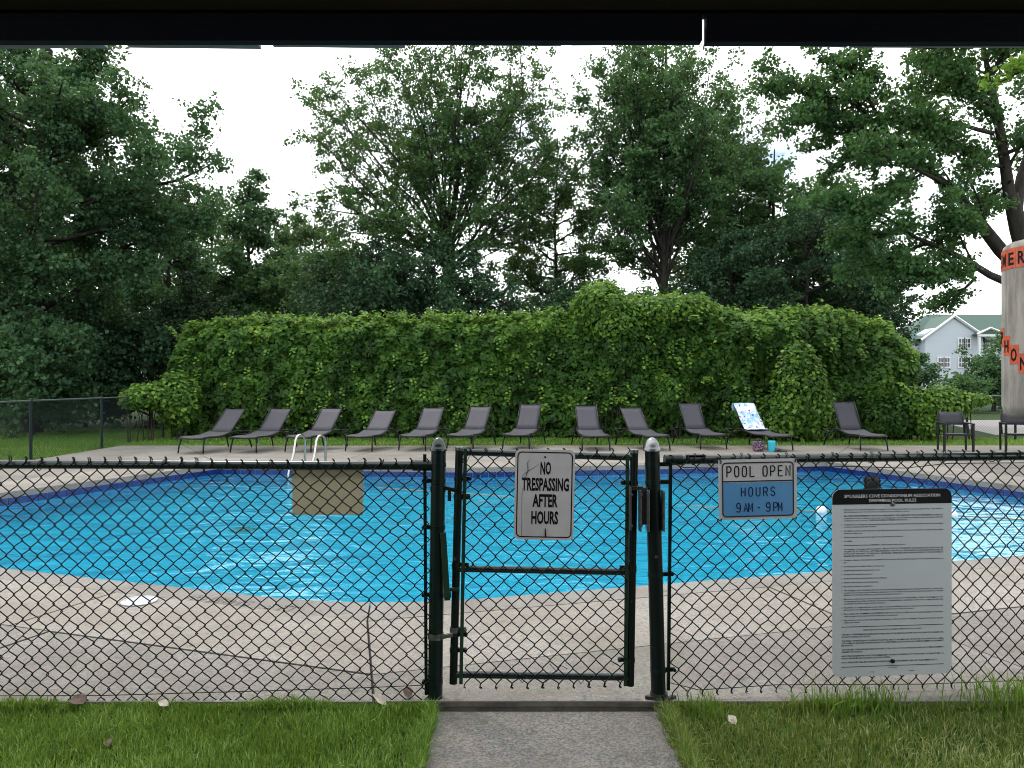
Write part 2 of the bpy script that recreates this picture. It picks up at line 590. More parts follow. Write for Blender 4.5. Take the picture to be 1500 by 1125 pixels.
ground = MB().add(vs, [(0, 1, 5, 4), (1, 2, 6, 5), (2, 3, 7, 6), (3, 0, 4, 7)]).build('ground', M_lawn)
tag(ground, 'grassy ground around the pool deck', kind='structure')

# walk leading to the gate
wk = MB().add([(-0.375, 3.845, -0.036), (0.742, 3.845, -0.036), (0.735, 0.5, -0.036), (-0.365, 0.5, -0.036),
               (-0.375, 3.85, -0.15), (0.742, 3.85, -0.15), (0.735, 0.5, -0.15), (-0.365, 0.5, -0.15)],
              [(3, 2, 1, 0), (0, 1, 5, 4), (1, 2, 6, 5), (2, 3, 7, 6), (3, 0, 4, 7)])
walk = wk.build('path', M_walk)
tag(walk, 'exposed aggregate path leading up to the gate', kind='structure')

# porch floor under the viewer
pf = MB().box((0, -1.4, -0.06), (9, 3.6, 0.03)).build('porch_floor', M_walk)
tag(pf, 'concrete porch floor under the roof', kind='structure')

# paved road seen through the fence on the right
m, nt, out = nodes('road_gravel')
c = mix(nt, noise(nt, 30, 6, 0.8), (0.28, 0.265, 0.25), (0.12, 0.115, 0.115))
principled(nt, out, c, 0.9)
rd = MB().add([(15.2, 24.2, -0.042), (40, 24.2, -0.042), (46, 36, -0.042), (18.2, 33.5, -0.042)], [(0, 1, 2, 3)]).build('road', m)
tag(rd, 'pale gravel road beyond the far fence', kind='structure')

# ================================================================ porch roof edge above the viewer
M_roofwood = simple('dark_fascia_board', (0.010, 0.011, 0.018), (0.006, 0.0065, 0.012), 0.7, 0, 6, 0.15, 0.2, 'Object', 0.3, 0.7, (0.3, 3, 3))
M_soffit = simple('brown_soffit', (0.05, 0.036, 0.026), (0.028, 0.02, 0.015), 0.7, 0, 5, 0.3, 0.2, 'Object', 0.3, 0.7, (0.3, 4, 3))
M_drip = simple('grey_drip_edge', (0.36, 0.37, 0.38), (0.24, 0.25, 0.26), 0.6, 0, 12)
roof = empty('porch_roof', (0, 1.9, 2.45), 0, 'dark porch roof edge with weathered fascia boards overhead', 'roof')
def rz(py, Y): return wz(py, Y) - 2.45
YF = 0.0
def fb(x0, x1, top, bot, name='fascia_board', y=0.0, th=0.03, mat=M_roofwood):
    o = MB().box(((x0 + x1) / 2, y, (top + bot) / 2), (x1 - x0, th, top - bot), None, 0.003).build(name, mat, roof)
    return o
zb = rz(63, 1.9); zt = rz(10, 1.9)
xs = wx(1027, 1.9); xe = wx(1033, 1.9)
fb(-4.0, xs, zt, zb)
fb(xe, 4.0, zt + 0.004, zb - 0.003)
# bridging blocks above the slit
fb(-4.0, 4.0, zt + 0.22, rz(24, 1.93), 'ledger_board', 0.035, 0.03)
# drip edge pieces, uneven
for (p0, p1, b0, b1) in ((-300, 158, 72, 71), (190, 383, 70, 72), (401, 594, 69, 71), (625, 822, 66, 68), (836, 1022, 67, 66), (1040, 1120, 63, 65), (1122, 1240, 67, 70), (1243, 1900, 70, 71)):
    x0, x1 = wx(p0, 1.955), wx(p1, 1.955)
    za, zc = rz(b0, 1.955), rz(b1, 1.955)
    q = [(x0, 0.018, za), (x1, 0.018, zc), (x1, 0.055, zc), (x0, 0.055, za)]
    up = 0.03
    MB().add(q + [(a, b_, c_ + up) for a, b_, c_ in q], [(3, 2, 1, 0), (4, 5, 6, 7), (0, 1, 5, 4), (1, 2, 6, 5), (2, 3, 7, 6), (3, 0, 4, 7)]).build('drip_edge', M_drip, roof)
# soffit boards and roof deck
for k in range(12):
    y1 = -0.02 - k * 0.28
    MB().box((0, y1 - 0.138, zt + 0.012 + 0.05 * k), (8.0, 0.27, 0.02), Matrix.Rotation(-math.atan2(0.05, 0.28), 3, 'X'), 0.003).build('soffit_board', M_soffit, roof)
MB().box((0, -1.72, zt + 0.36), (8.2, 3.6, 0.05), Matrix.Rotation(-math.atan2(0.05, 0.28), 3, 'X')).build('roof_deck', M_roofwood, roof)
for sx in (-3.9, 3.9):
    MB().box((sx, -0.08, (zt - 2.53) / 2), (0.12, 0.12, 2.5 + zt), None, 0.006).build('roof_post', M_roofwood, roof)
for sx in (-3.9, 3.9):
    MB().box((sx, -3.1, (zt + 0.4 - 2.53) / 2), (0.12, 0.12, 2.9 + zt), None, 0.006).build('roof_post', M_roofwood, roof)
MB().box((0, -3.25, -1.0), (8.2, 0.12, 2.95)).build('back_wall', M_soffit, roof)
# ================================================================ chain link fences
H = 0.0395           # half diamond
def chain_mesh(x0, x1, z0, z1, y=0.0, rad=0.0031, seed=0, wob=0.008, n=5, barb=True):
    """woven zigzag wires; returns an MB"""
    rnd = random.Random(seed)
    nw = int(round((x1 - x0) / H))
    nk = int(round((z1 - z0) / H))
    ph = [rnd.uniform(0, 6.28) for _ in range(8)]
    def warp(x, z):
        dx = wob * (math.sin(x * 2.3 + z * 3.1 + ph[0]) + 0.6 * math.sin(z * 5.7 - x * 1.7 + ph[1]))
        dz = wob * (math.sin(x * 1.9 - z * 2.2 + ph[2]) + 0.6 * math.sin(x * 6.1 + ph[3]))
        dy = 0.5 * wob * math.sin(x * 3.3 + z * 2.7 + ph[4])
        return dx, dy, dz
    mb = MB()
    for i in range(nw):
        pts = []
        for k in range(nk + 1):
            right = (k + i) % 2 == 1
            x = x0 + (i + (1 if right else 0)) * H
            z = z0 + k * (z1 - z0) / nk
            s = 1 if right else -1
            over = s * 0.0035
            jx, jz = rnd.uniform(-.0028, .0028), rnd.uniform(-.0028, .0028)
            hook = [(-0.0045, -0.0075, 0.45), (0.0016, -0.001, 1.0), (-0.0045, 0.0075, 0.45)]
            if k == 0: hook = hook[1:]
            if k == nk: hook = hook[:2]
            for (ox, oz, oy) in hook:
                px, py, pz = x + s * ox + jx, over * oy, z + oz + jz
                a, b, c = warp(px, pz)
                pts.append((px + a, y + py + b, pz + c))
        if barb:
            e = pts[-1]
            pts.append((e[0] + 0.004, e[1] - 0.004, e[2] + 0.013))
            pts.append((e[0] - 0.006, e[1] + 0.003, e[2] + 0.024))
            e = pts[0]
            pts.insert(0, (e[0] - 0.004, e[1] - 0.004, e[2] - 0.013))
            pts.insert(0, (e[0] + 0.005, e[1] + 0.002, e[2] - 0.021))
        mb.tube(pts, rad, n, cap=False)
    return mb

def band(mb, x, z, r, h=0.022, arm=0.0, y=0.0):
    mb.lathe([(r * 0.9, -h / 2), (r, -h / 2), (r, h / 2), (r * 0.9, h / 2)], (x, y, z), 14)
    if arm:
        s = 1 if arm > 0 else -1
        mb.box((x + s * r + arm / 2, y, z), (abs(arm) + 0.01, 0.014, h), None, 0.003)
        mb.lathe([(0.0, -0.012), (0.009, -0.012), (0.009, 0.012), (0.0, 0.012)], (x + s * r + arm, y - 0.008, z), 6, Matrix.Rotation(R(90), 3, 'X'))

FY = 3.93
def fx(px): return wx(px, FY)
def fz(py): return wz(py, FY)

def gate_post(root, xb, xt, cap_mat, post_mat):
    ztop = fz(657)
    lx, tx = xb - root.location.x, xt - root.location.x
    MB().tube([(lx, 0, -0.08), (lx + (tx - lx) * 0.5, 0, ztop / 2), (tx, 0, ztop)], 0.0375, 16).build('post', post_mat, root, auto=40)
    cp = [(0.0, 0.062)]
    cp = [(0.043, -0.012), (0.0435, 0.0), (0.040, 0.004), (0.038, 0.016), (0.033, 0.032), (0.024, 0.046), (0.012, 0.055), (0.001, 0.058)]
    MB().lathe(cp, (tx, 0, ztop), 18).build('post_cap', cap_mat, root, auto=50)
    return lx, tx, ztop
def lerp(a, b, t): return a + (b - a) * t

# ---- left section
fl = empty('chain_link_fence', (fx(637), FY, 0), 0, 'near dark green chain link fence section left of the gate', 'fence', 'near chain link fence sections')
ox = fl.location.x
lx, tx, ztop = gate_post(fl, fx(637), fx(642.5), M_rail, M_vinyl)
rail_z = fz(681)
xl = -4.3 - ox
xr = fx(634) - ox
MB().tube([(xl, 0, rail_z + 0.004), (-1.6, 0.0, rail_z + 0.003), (-0.8, 0, rail_z - 0.002), (xr, 0, rail_z - 0.003)], 0.0235, 14).build('top_rail', M_rail, fl, auto=40)
MB().lathe([(0.028, -0.05), (0.0285, 0.05)], (-0.062, 0, rail_z - 0.003), 14, Matrix.Rotation(R(90), 3, 'Y')).build('rail_end_cup', M_vinyl, fl, auto=40)
tb = fx(622) - ox
MB().box((tb + 0.006, -0.012, (fz(665) + fz(1016)) / 2), (0.016, 0.012, fz(665) - fz(1016)), Matrix.Rotation(R(-0.35), 3, 'Y')).build('tension_bar', M_vinyl, fl)
for py in (681, 704, 772, 871, 998):
    z = fz(py); cx = lerp(lx, tx, z / ztop)
    mb = MB(); band(mb, cx, z, 0.0405, 0.022, tb - cx - 0.0 + 0.035)
    mb.build('brace_band', M_vinyl if py != 772 else M_chip, fl, auto=40)
cm_ = chain_mesh(xl + 0.05, tb + 0.012, fz(1026), fz(676), -0.028, seed=3)
tag(cm_.build('chain_link_mesh', M_wire, fl, smooth=True), kind='stuff')
# bottom tension wire
MB().tube([(xl, -0.03, 0.0 + 0.018), (-1.7, -0.03, 0.022), (-0.9, -0.03, 0.045), (-0.35, -0.03, 0.062), (tb, -0.03, 0.075)], 0.0022, 5).build('tension_wire', M_wire, fl)
for px in (60, 240, 395, 560):
    MB().tube([(fx(px) - ox + 0.0275 * math.sin(a) * 0.25, -0.004 - 0.028 * math.cos(a), rail_z + 0.028 * math.sin(a)) for a in [k * 0.52 for k in range(12)]], 0.0022, 5).build('tie_wire', M_wire, fl)
MB().tube([(xl + 0.9, 0, -0.05), (xl + 0.9, 0, fz(664))], 0.026, 12).build('post', M_vinyl, fl, auto=40)

# ---- right section, running slightly away from the viewer
RA = math.atan2(0.19, 2.08)
fr = empty('chain_link_fence', (fx(965), FY, 0), RA, 'near dark green chain link fence section right of the gate', 'fence', 'near chain link fence sections')
ox = fr.location.x
lx, tx, ztop = gate_post(fr, fx(965), fx(955), M_alum, M_chip)
rail_zr = fz(674)
MB().tube([(0.03, 0, rail_zr), (1.0, 0, rail_zr + 0.004), (4.2, 0, rail_zr + 0.006)], 0.0235, 14).build('top_rail', M_rail, fr, auto=40)
MB().tube([(0.03, 0, rail_zr), (0.12, 0, rail_zr)], 0.0275, 14).build('rail_end_cup', M_vinyl, fr, auto=40)
MB().box((0.19, -0.01, rail_zr + 0.024), (0.10, 0.028, 0.007), None, 0.002).build('rail_clip', M_black, fr)
tb = 0.052
MB().box((tb, -0.012, (fz(666) + fz(1010)) / 2), (0.016, 0.012, fz(666) - fz(1010)), Matrix.Rotation(R(0.55), 3, 'Y')).build('tension_bar', M_vinyl, fr)
for py in (680, 706, 841, 981):
    z = fz(py); cx = lerp(lx, tx, z / ztop)
    mb = MB(); band(mb, cx, z, 0.0405, 0.022, 0.042)
    mb.build('brace_band', M_vinyl, fr, auto=40)
mb = MB(); band(mb, 0.0, 0.012, 0.046, 0.03)
mb.box((0.05, -0.03, 0.006), (0.07, 0.02, 0.018), Matrix.Rotation(0.5, 3, 'Z')).box((-0.05, -0.02, 0.01), (0.05, 0.016, 0.014), Matrix.Rotation(-0.4, 3, 'Z'))
mb.build('post_foot', M_black, fr, auto=40)
cm_ = chain_mesh(0.06, 4.0, fz(1014), fz(671), -0.028, seed=9, wob=0.0075)
tag(cm_.build('chain_link_mesh', M_wire, fr, smooth=True), kind='stuff')
MB().tube([(0.05, -0.03, 0.085), (0.2, -0.034, 0.045), (0.6, -0.03, 0.055), (1.4, -0.03, 0.03), (4.0, -0.03, 0.03)], 0.0022, 5).build('tension_wire', M_wire, fr)
MB().tube([(0.05, -0.035, rail_zr - 0.01), (0.12, -0.035, rail_zr - 0.035), (0.5, -0.035, rail_zr - 0.045), (1.0, -0.032, rail_zr - 0.038), (1.3, -0.035, rail_zr - 0.05), (1.55, -0.03, rail_zr - 0.028), (2.2, -0.03, rail_zr - 0.03), (4.0, -0.03, rail_zr - 0.03)], 0.0022, 5).build('tension_wire', M_wire, fr)
rr = random.Random(5)
for k in range(9):
    x = 0.16 + k * 0.235 + rr.uniform(-.05, .05)
    MB().tube([(x + 0.02 * a / 6 + 0.012 * math.sin(a), -0.004 - 0.029 * math.cos(a), rail_zr + 0.004 + 0.029 * math.sin(a)) for a in [j * 0.52 for j in range(12)]], 0.0022, 5).build('tie_wire', M_wire, fr)
MB().tube([(3.0, 0, -0.05), (3.0, 0, rail_zr + 0.05)], 0.026, 12).build('post', M_vinyl, fr, auto=40)

# ---- gate
gt = empty('gate', (fx(671), FY, 0), 0, 'dark green chain link gate with a middle rail between two capped posts', 'gate')
ox = gt.location.x
xl0, xl1 = fx(664) - ox, fx(673) - ox
xr0, xr1 = fx(923) - ox, fx(929) - ox
MB().tube([(xl0, 0, fz(1001)), (xl1, 0, fz(654))], 0.0205, 14).build('upright', M_chip, gt, auto=40)
MB().tube([(xr0, 0, fz(1004)), (xr1, 0, fz(659))], 0.0205, 14).build('upright', M_chip, gt, auto=40)
for (x, py) in ((xl1, 656), (xr1, 660)):
    MB().lathe([(0.022, -0.012), (0.0225, 0.004), (0.019, 0.008), (0.0, 0.009)], (x, 0, fz(py)), 14).build('upright_cap', M_alum, gt, auto=40)
def hrail(pyl, pyr, r, name):
    zl, zr = fz(pyl), fz(pyr)
    t = (zl - fz(1001)) / (fz(654) - fz(1001))
    a, b = lerp(xl0, xl1, t), lerp(xr0, xr1, t)
    MB().tube([(a + 0.005, 0, zl), (b - 0.005, 0, zr)], r, 12).build(name, M_rail, gt, auto=40)
hrail(662, 670, 0.0175, 'top_rail')
hrail(833, 838, 0.0175, 'middle_rail')
hrail(988, 992, 0.0175, 'bottom_rail')
for (pb, pt, yb, yt) in ((675.5, 682, 1000, 657), (915.5, 918.5, 1003, 666)):
    a, b = fx(pb) - ox, fx(pt) - ox
    ang = math.atan2(b - a, fz(yt) - fz(yb))
    MB().box(((a + b) / 2, -0.016, (fz(yb) + fz(yt)) / 2), (0.018, 0.010, fz(yt) - fz(yb)), Matrix.Rotation(ang, 3, 'Y')).build('tension_bar', M_greenbar, gt)
for (side, pys) in (('l', (701, 829, 952, 929)), ('r', (707, 833, 966))):
    for py in pys:
        z = fz(py); t = (z - fz(1001)) / (fz(654) - fz(1001))
        mb = MB()
        if side == 'l': band(mb, lerp(xl0, xl1, t), z, 0.0235, 0.022 if py != 829 else 0.034, 0.035)
        else: band(mb, lerp(xr0, xr1, t), z, 0.0235, 0.022 if py != 833 else 0.034, -0.035)
        mb.build('brace_band', M_vinyl, gt, auto=40)
cm_ = chain_mesh(fx(681) - ox, fx(681) - ox + H * 20.6, fz(997), fz(664), -0.026, seed=21, wob=0.007)
tag(cm_.build('chain_link_mesh', M_wire, gt, smooth=True), kind='stuff')
for (px, py, sc_) in ((765, 992, 1), (815, 975, 1.2), (850, 994, .9), (800, 990, 1.1)):
    x, z = fx(px) - ox, fz(py)
    MB().tube([(x - .03 * sc_, -0.03, z + .02), (x, -0.036, z - .014 * sc_), (x + .022, -0.03, z + .012), (x + .045 * sc_, -0.034, z - .004)], 0.0022, 5).build('loose_wire', M_wire, gt)
# hinges: straps reaching over from the left post
for py in (716, 931):
    z = fz(py)
    px0 = lerp(fx(637), fx(642.5), z / 1.27) - ox
    t = (z - fz(1001)) / (fz(654) - fz(1001))
    gx = lerp(xl0, xl1, t)
    mb = MB(); band(mb, px0, z, 0.0405, 0.03)
    mb.box(((px0 + gx) / 2 + 0.005, -0.02, z + 0.004), (gx - px0 - 0.02, 0.022, 0.02), Matrix.Rotation(R(14 if py == 716 else -12), 3, 'Y'), 0.004)
    hz = z - 0.04 if py == 716 else z + 0.03
    band(mb, gx, hz, 0.0245, 0.028, 0.03)
    mb.tube([(gx - 0.045, -0.01, hz - 0.02), (gx - 0.045, -0.01, z + 0.01)], 0.009, 8)
    mb.build('hinge', M_pewter if py == 931 else M_vinyl, gt, auto=40)
# hanging strap of the closer beside the left post
s0 = (fx(650) - ox, -0.045, fz(778)); s1 = (fx(656.5) - ox, -0.04, fz(876))
mb = MB()
d = Vector(s1) - Vector(s0)
ang = math.atan2(-(s1[0] - s0[0]), -(s1[2] - s0[2]))
mb.box(((s0[0] + s1[0]) / 2, -0.042, (s0[2] + s1[2]) / 2), (0.030, 0.012, d.length), Matrix.Rotation(-R(3.6), 3, 'Y'), 0.003)
mb.box((s1[0], -0.044, s1[2] + 0.03), (0.036, 0.02, 0.03), None, 0.003)
mb.box((s1[0] + 0.035, -0.02, s1[2] + 0.05), (0.05, 0.016, 0.018), None, 0.003)
mb.build('closer_strap', M_greenbar, gt)
# latch housing between the gate and the right post
lt = []
for (px, w, py0, py1, mt, y) in ((921.5, .010, 712, 775, M_pewter, -.025), (936, .011, 716, 776, M_pewter, -.03), (942.5, .034, 713, 767, M_black, -.012), (946.8, .014, 716, 776, M_alum, -.034), (969.5, .012, 717, 776, M_alum, -.030), (932, .06, 711, 717, M_black, -.01)):
    MB().box((fx(px) - ox, y, (fz(py0) + fz(py1)) / 2), (w, 0.05, fz(py0) - fz(py1)), None, 0.003).build('latch_plate', mt, gt)
for py in (722, 767):
    for px in (923, 937, 947):
        MB().lathe([(0.0, -0.006), (0.006, -0.006), (0.006, 0.006), (0.0, 0.006)], (fx(px) - ox, -0.058, fz(py)), 6, Matrix.Rotation(R(90), 3, 'X')).build('screw', M_alum, gt)

# ---- far fences
def far_mesh(L, z0, z1, rad=0.0022):
    mb = MB()
    step = 0.0785
    hh = z1 - z0
    k = int((L + hh) / step) + 1
    for i in range(k):
        for s in (1, -1):
            a = i * step - (hh if s > 0 else 0)
            x0, x1_ = (a, a + hh) if s > 0 else (a, a - hh)
            if s < 0: x0, x1_ = a, a - hh
            za, zb_ = z0, z1
            # clip to 0..L
            def cut(x0, za, x1, zb):
                if abs(x1 - x0) < 1e-9: return None
                t0, t1 = 0.0, 1.0
                for lim, sg in ((0.0, 1), (L, -1)):
                    fa, fb_ = sg * (x0 - lim), sg * (x1 - lim)
                    if fa < 0 and fb_ < 0: return None
                    if fa < 0: t0 = max(t0, fa / (fa - fb_))
                    elif fb_ < 0: t1 = min(t1, fa / (fa - fb_))
                if t1 - t0 < 1e-3: return None
                return (x0 + (x1 - x0) * t0, za + (zb - za) * t0, x0 + (x1 - x0) * t1, za + (zb - za) * t1)
            c = cut(x0, za, x1_, zb_)
            if c: mb.tube([(c[0], 0.002 * s, c[1]), (c[2], 0.002 * s, c[3])], rad, 3, cap=False)
    return mb
def far_fence(p0, p1, posts, label):
    p0, p1 = Vector(p0), Vector(p1)
    d = p1 - p0
    root = empty('chain_link_fence', (p0.x, p0.y, 0), math.atan2(d.y, d.x), label, 'fence', 'far chain link fences')
    L = d.length
    MB().tube([(0, 0, 1.215), (L / 2, 0, 1.22), (L, 0, 1.215)], 0.021, 10).build('top_rail', M_farrail, root, auto=40)
    for s in posts:
        MB().tube([(s, 0, -0.09), (s, 0, 1.22)], 0.032, 10).build('post', M_farpost, root, auto=40)
        MB().lathe([(0.036, 0), (0.034, .02), (0.02, .05), (0.002, .06)], (s, 0, 1.22), 10).build('post_cap', M_farpost, root, auto=40)
    tag(far_mesh(L, -0.03, 1.2).build('chain_link_mesh', M_farwire, root), kind='stuff')
    return root
M_farrail = simple('grey_green_rail', (0.05, 0.066, 0.066), (0.04, 0.052, 0.052), 0.35)
M_farpost = simple('blue_green_post', (0.006, 0.014, 0.017), (0.004, 0.010, 0.012), 0.45, 0, 20, 0.2)
M_farwire = simple('far_wire', (0.010, 0.020, 0.022), None, 0.5, 0, 20, 0.2)
far_fence((-10.02, 10.1), (-10.25, 22.7), (0.0, 3.05, 6.1, 9.0, 12.5), 'distant chain link fence running back along the left lawn')
far_fence((9.0, 22.0), (18.2, 21.6), (2.0, 5.25, 8.3), 'distant chain link fence behind the chairs on the right')
# ================================================================ signs
def text_mesh(body, height, sx=1.0, bold=0.0, spacing=1.0, align='CENTER', res=2, width=None):
    """flat lettering in the XZ plane facing -Y, cap height = height, origin at baseline"""
    cu = bpy.data.curves.new('lettering', 'FONT')
    cu.body = body
    cu.align_x = align
    cu.size = 1.0
    cu.offset = bold
    cu.space_character = spacing
    cu.resolution_u = res
    ob = bpy.data.objects.new('lettering_tmp', cu)
    COL.objects.link(ob)
    dg = bpy.context.evaluated_depsgraph_get()
    me = bpy.data.meshes.new_from_object(ob.evaluated_get(dg))
    bpy.data.objects.remove(ob, do_unlink=True)
    n = len(me.vertices)
    co = np.empty(n * 3, dtype=np.float32)
    me.vertices.foreach_get('co', co)
    co = co.reshape(-1, 3)
    s = height / 0.729
    k = sx * s
    if width is not None and n:
        w = co[:, 0].max() - co[:, 0].min()
        k = width / w
    out_ = np.zeros_like(co)
    out_[:, 0] = co[:, 0] * k
    out_[:, 2] = co[:, 1] * s
    me.vertices.foreach_set('co', out_.ravel())
    me.update()
    return me

def rrect(w, h, r, seg=6):
    pts = []
    for (cx, cz, a0) in ((w / 2 - r, h / 2 - r, 0), (-w / 2 + r, h / 2 - r, 90), (-w / 2 + r, -h / 2 + r, 180), (w / 2 - r, -h / 2 + r, 270)):
        for k in range(seg + 1):
            a = R(a0 + 90 * k / seg)
            pts.append((cx + r * math.cos(a), cz + r * math.sin(a)))
    return pts
def plate(w, h, r, y0, y1, dz=0.0):
    p = rrect(w, h, r)
    n = len(p)
    vs = [(x, y0, z + dz) for x, z in p] + [(x, y1, z + dz) for x, z in p]
    fs = [tuple(range(n)), tuple(range(2 * n - 1, n - 1, -1))] + [((i + 1) % n, i, n + i, n + (i + 1) % n) for i in range(n)]
    return MB().add(vs, fs)
def ring(w, h, r, t, y):
    a, b = rrect(w, h, r), rrect(w - 2 * t, h - 2 * t, max(r - t, 0.002))
    n = len(a)
    return MB().add([(x, y, z) for x, z in a] + [(x, y, z) for x, z in b], [(i, (i + 1) % n, n + (i + 1) % n, n + i) for i in range(n)])
def letters(parent, body, x, y, z, height, mat, **kw):
    o = link_mesh('lettering', text_mesh(body, height, **kw), mat, parent)
    o.location = (x, y, z)
    return o
def bolt(parent, x, y, z, r=0.008, mat=None):
    MB().lathe([(0.0, -0.004), (r, -0.004), (r, 0.003), (r * 0.5, 0.006), (0.0, 0.006)], (x, y, z), 8, Matrix.Rotation(R(90), 3, 'X')).build('bolt', mat or M_alum, parent)

SX = 1127 / FY
# --- no trespassing, on the gate
sg = empty('warning_sign', (fx(797), FY - 0.038, fz(723)), 0, 'scratched white sign reading no trespassing after hours on the gate', 'sign')
sg.rotation_euler = (0, R(1.2), 0)
w, h = 0.303, 0.457
plate(w, h, 0.03, -0.001, 0.001).build('panel', M_white, sg)
ring(w - 0.022, h - 0.024, 0.024, 0.0055, -0.0022).build('border', M_ink, sg)
for (t, z, wd) in (('NO', 0.104, 0.054), ('TRESPASSING', 0.022, 0.238), ('AFTER', -0.060, 0.128), ('HOURS', -0.146, 0.136)):
    me = text_mesh(t, 0.064, bold=0.034, width=wd)
    xs_ = [v.co.x for v in me.vertices]
    o = link_mesh('lettering', me, M_ink, sg)
    o.location = (-(max(xs_) + min(xs_)) / 2 + 0.004, -0.0022, z)
MB().lathe([(0.0, 0), (0.0055, 0), (0.0, 0.001)], (0.0, -0.002, 0.19), 10, Matrix.Rotation(R(90), 3, 'X')).build('bolt_hole', M_ink, sg)
MB().tube([(0.008, -0.004, -0.17), (0.009, -0.006, -0.19), (0.010, -0.004, -0.212)], [0.002, 0.004, 0.004], 6).build('tie', M_ink, sg)
def scratch(pts, r):
    MB().tube([(a, -0.0018, b) for a, b in pts], r, 5).build('scratch', M_scr, sg)
M_scr = simple('scratch_grey', (0.09, 0.085, 0.085), (0.03, 0.03, 0.03), 0.6)
scratch([(-0.079, 0.175), (-0.088, 0.163), (-0.087, 0.14), (-0.085, 0.12), (-0.093, 0.098), (-0.099, 0.078)], [0.0006, 0.0012, 0.0022, 0.0026, 0.0018, 0.0014])
scratch([(-0.03, 0.155), (-0.06, 0.133), (-0.085, 0.118), (-0.105, 0.102), (-0.117, 0.086)], [0.0006, 0.0011, 0.0015, 0.001, 0.0006])
scratch([(-0.112, 0.03), (-0.114, -0.05), (-0.112, -0.13), (-0.112, -0.212)], [0.0008, 0.0005, 0.0008, 0.001])

# --- pool hours
sg = empty('hours_sign', (fx(1109), FY - 0.012, fz(716)), RA, 'white and blue sign reading pool open hours 9 am to 9 pm', 'sign')
sg.rotation_euler = (0, R(-0.6), RA)
w, h = 0.412, 0.306
YB = -0.001
plate(w, h, 0.008, YB - 0.001, YB + 0.001).build('panel', M_white, sg)
p = rrect(w - 0.044, h - 0.036, 0.018)
pb = [(x, z) for x, z in p if z < 0.03]
pb = sorted(pb, key=lambda q: math.atan2(q[1], q[0]))
iw = w - 0.044
blue = [(-iw / 2, 0.035)] + [q for q in p if q[1] < 0 and q[0] < 0] + [q for q in p if q[1] < 0 and q[0] > 0] + [(iw / 2, 0.035)]
MB().add([(x, YB - 0.0022, z) for x, z in blue], [tuple(range(len(blue)))]).build('blue_field', M_blue, sg)
ring(w - 0.034, h - 0.028, 0.022, 0.006, YB - 0.0036).build('border', M_inkblue if 'M_inkblue' in globals() else M_ink_soft, sg)
MB().add([(-iw / 2, YB - 0.0036, 0.045), (iw / 2, YB - 0.0036, 0.045), (iw / 2, YB - 0.0036, 0.039), (-iw / 2, YB - 0.0036, 0.039)], [(0, 1, 2, 3)]).build('divider', M_ink_soft, sg)
def stroke_text(parent, body, cx, z, hgt, cw, gap, t, y, mat):
    """thin round-cornered stroke letters as on the painted sign"""
    G = {'P': [[(0, 0), (0, 1), (.7, 1), (1, .85), (1, .6), (.7, .45), (0, .45)]],
         'O': [[(0, .2), (0, .8), (.25, 1), (.75, 1), (1, .8), (1, .2), (.75, 0), (.25, 0), (0, .2)]],
         'L': [[(0, 1), (0, 0), (1, 0)]], 'E': [[(1, 1), (0, 1), (0, 0), (1, 0)], [(0, .52), (.85, .52)]],
         'N': [[(0, 0), (0, 1), (1, 0), (1, 1)]], 'H': [[(0, 0), (0, 1)], [(1, 0), (1, 1)], [(0, .5), (1, .5)]],
         'U': [[(0, 1), (0, .2), (.25, 0), (.75, 0), (1, .2), (1, 1)]],
         'R': [[(0, 0), (0, 1), (.7, 1), (1, .85), (1, .6), (.7, .48), (0, .48)], [(.6, .48), (1, 0)]],
         'S': [[(1, .82), (.75, 1), (.25, 1), (0, .82), (0, .66), (.2, .54), (.8, .44), (1, .32), (1, .18), (.75, 0), (.25, 0), (0, .18)]],
         '9': [[(0, .1), (.25, 0), (.75, 0), (1, .2), (1, .8), (.75, 1), (.25, 1), (0, .8), (0, .6), (.25, .42), (.75, .42), (1, .58)]],
         'A': [[(0, 0), (.5, 1), (1, 0)], [(.2, .35), (.8, .35)]], 'M': [[(0, 0), (0, 1), (.5, .3), (1, 1), (1, 0)]],
         '-': [[(.2, .45), (.8, .45)]], ' ': []}
    tot = sum(g for _, g in body)
    wtot = len(body) * cw + sum(g for _, g in body[:-1])
    x = cx - wtot / 2
    mb = MB()
    for ch, g in body:
        for line in G[ch]:
            mb.tube([(x + u * cw, y, z + v * hgt) for u, v in line], t, 4)
        x += cw + g
        if (ch == ' ' or g >= .024) and mb.v:
            mb.build('lettering', mat, parent); mb = MB()
    if mb.v: mb.build('lettering', mat, parent)
def sp(s, g): return [(ch, g) for ch in s]
YT = YB - 0.0018
stroke_text(sg, sp('POOL', .019) + [(' ', .006)] + sp('OPEN', .019), 0.004, 0.066, 0.052, 0.0215, 0, 0.0033, YT, M_ink)
M_navy = simple('sign_navy', (0.003, 0.008, 0.045), (0.004, 0.010, 0.055), 0.6, 0, 20, 0.12)
stroke_text(sg, sp('HOURS', .019), 0.0, -0.034, 0.044, 0.020, 0, 0.0034, YT, M_navy)
stroke_text(sg, [('9', .019), ('A', .005), ('M', .024), ('-', .03), ('9', .019), ('P', .005), ('M', 0)], 0.006, -0.113, 0.044, 0.0195, 0, 0.0034, YT, M_navy)
for (bx, bz) in ((-0.196, 0.146), (0.196, 0.146), (-0.196, -0.146), (0.196, -0.146)):
    MB().tube([(bx, -0.006, bz - 0.012), (bx + 0.003, -0.008, bz), (bx * 1.03, 0.004, bz * 1.08)], 0.0032, 5).build('tie', M_ink, sg)

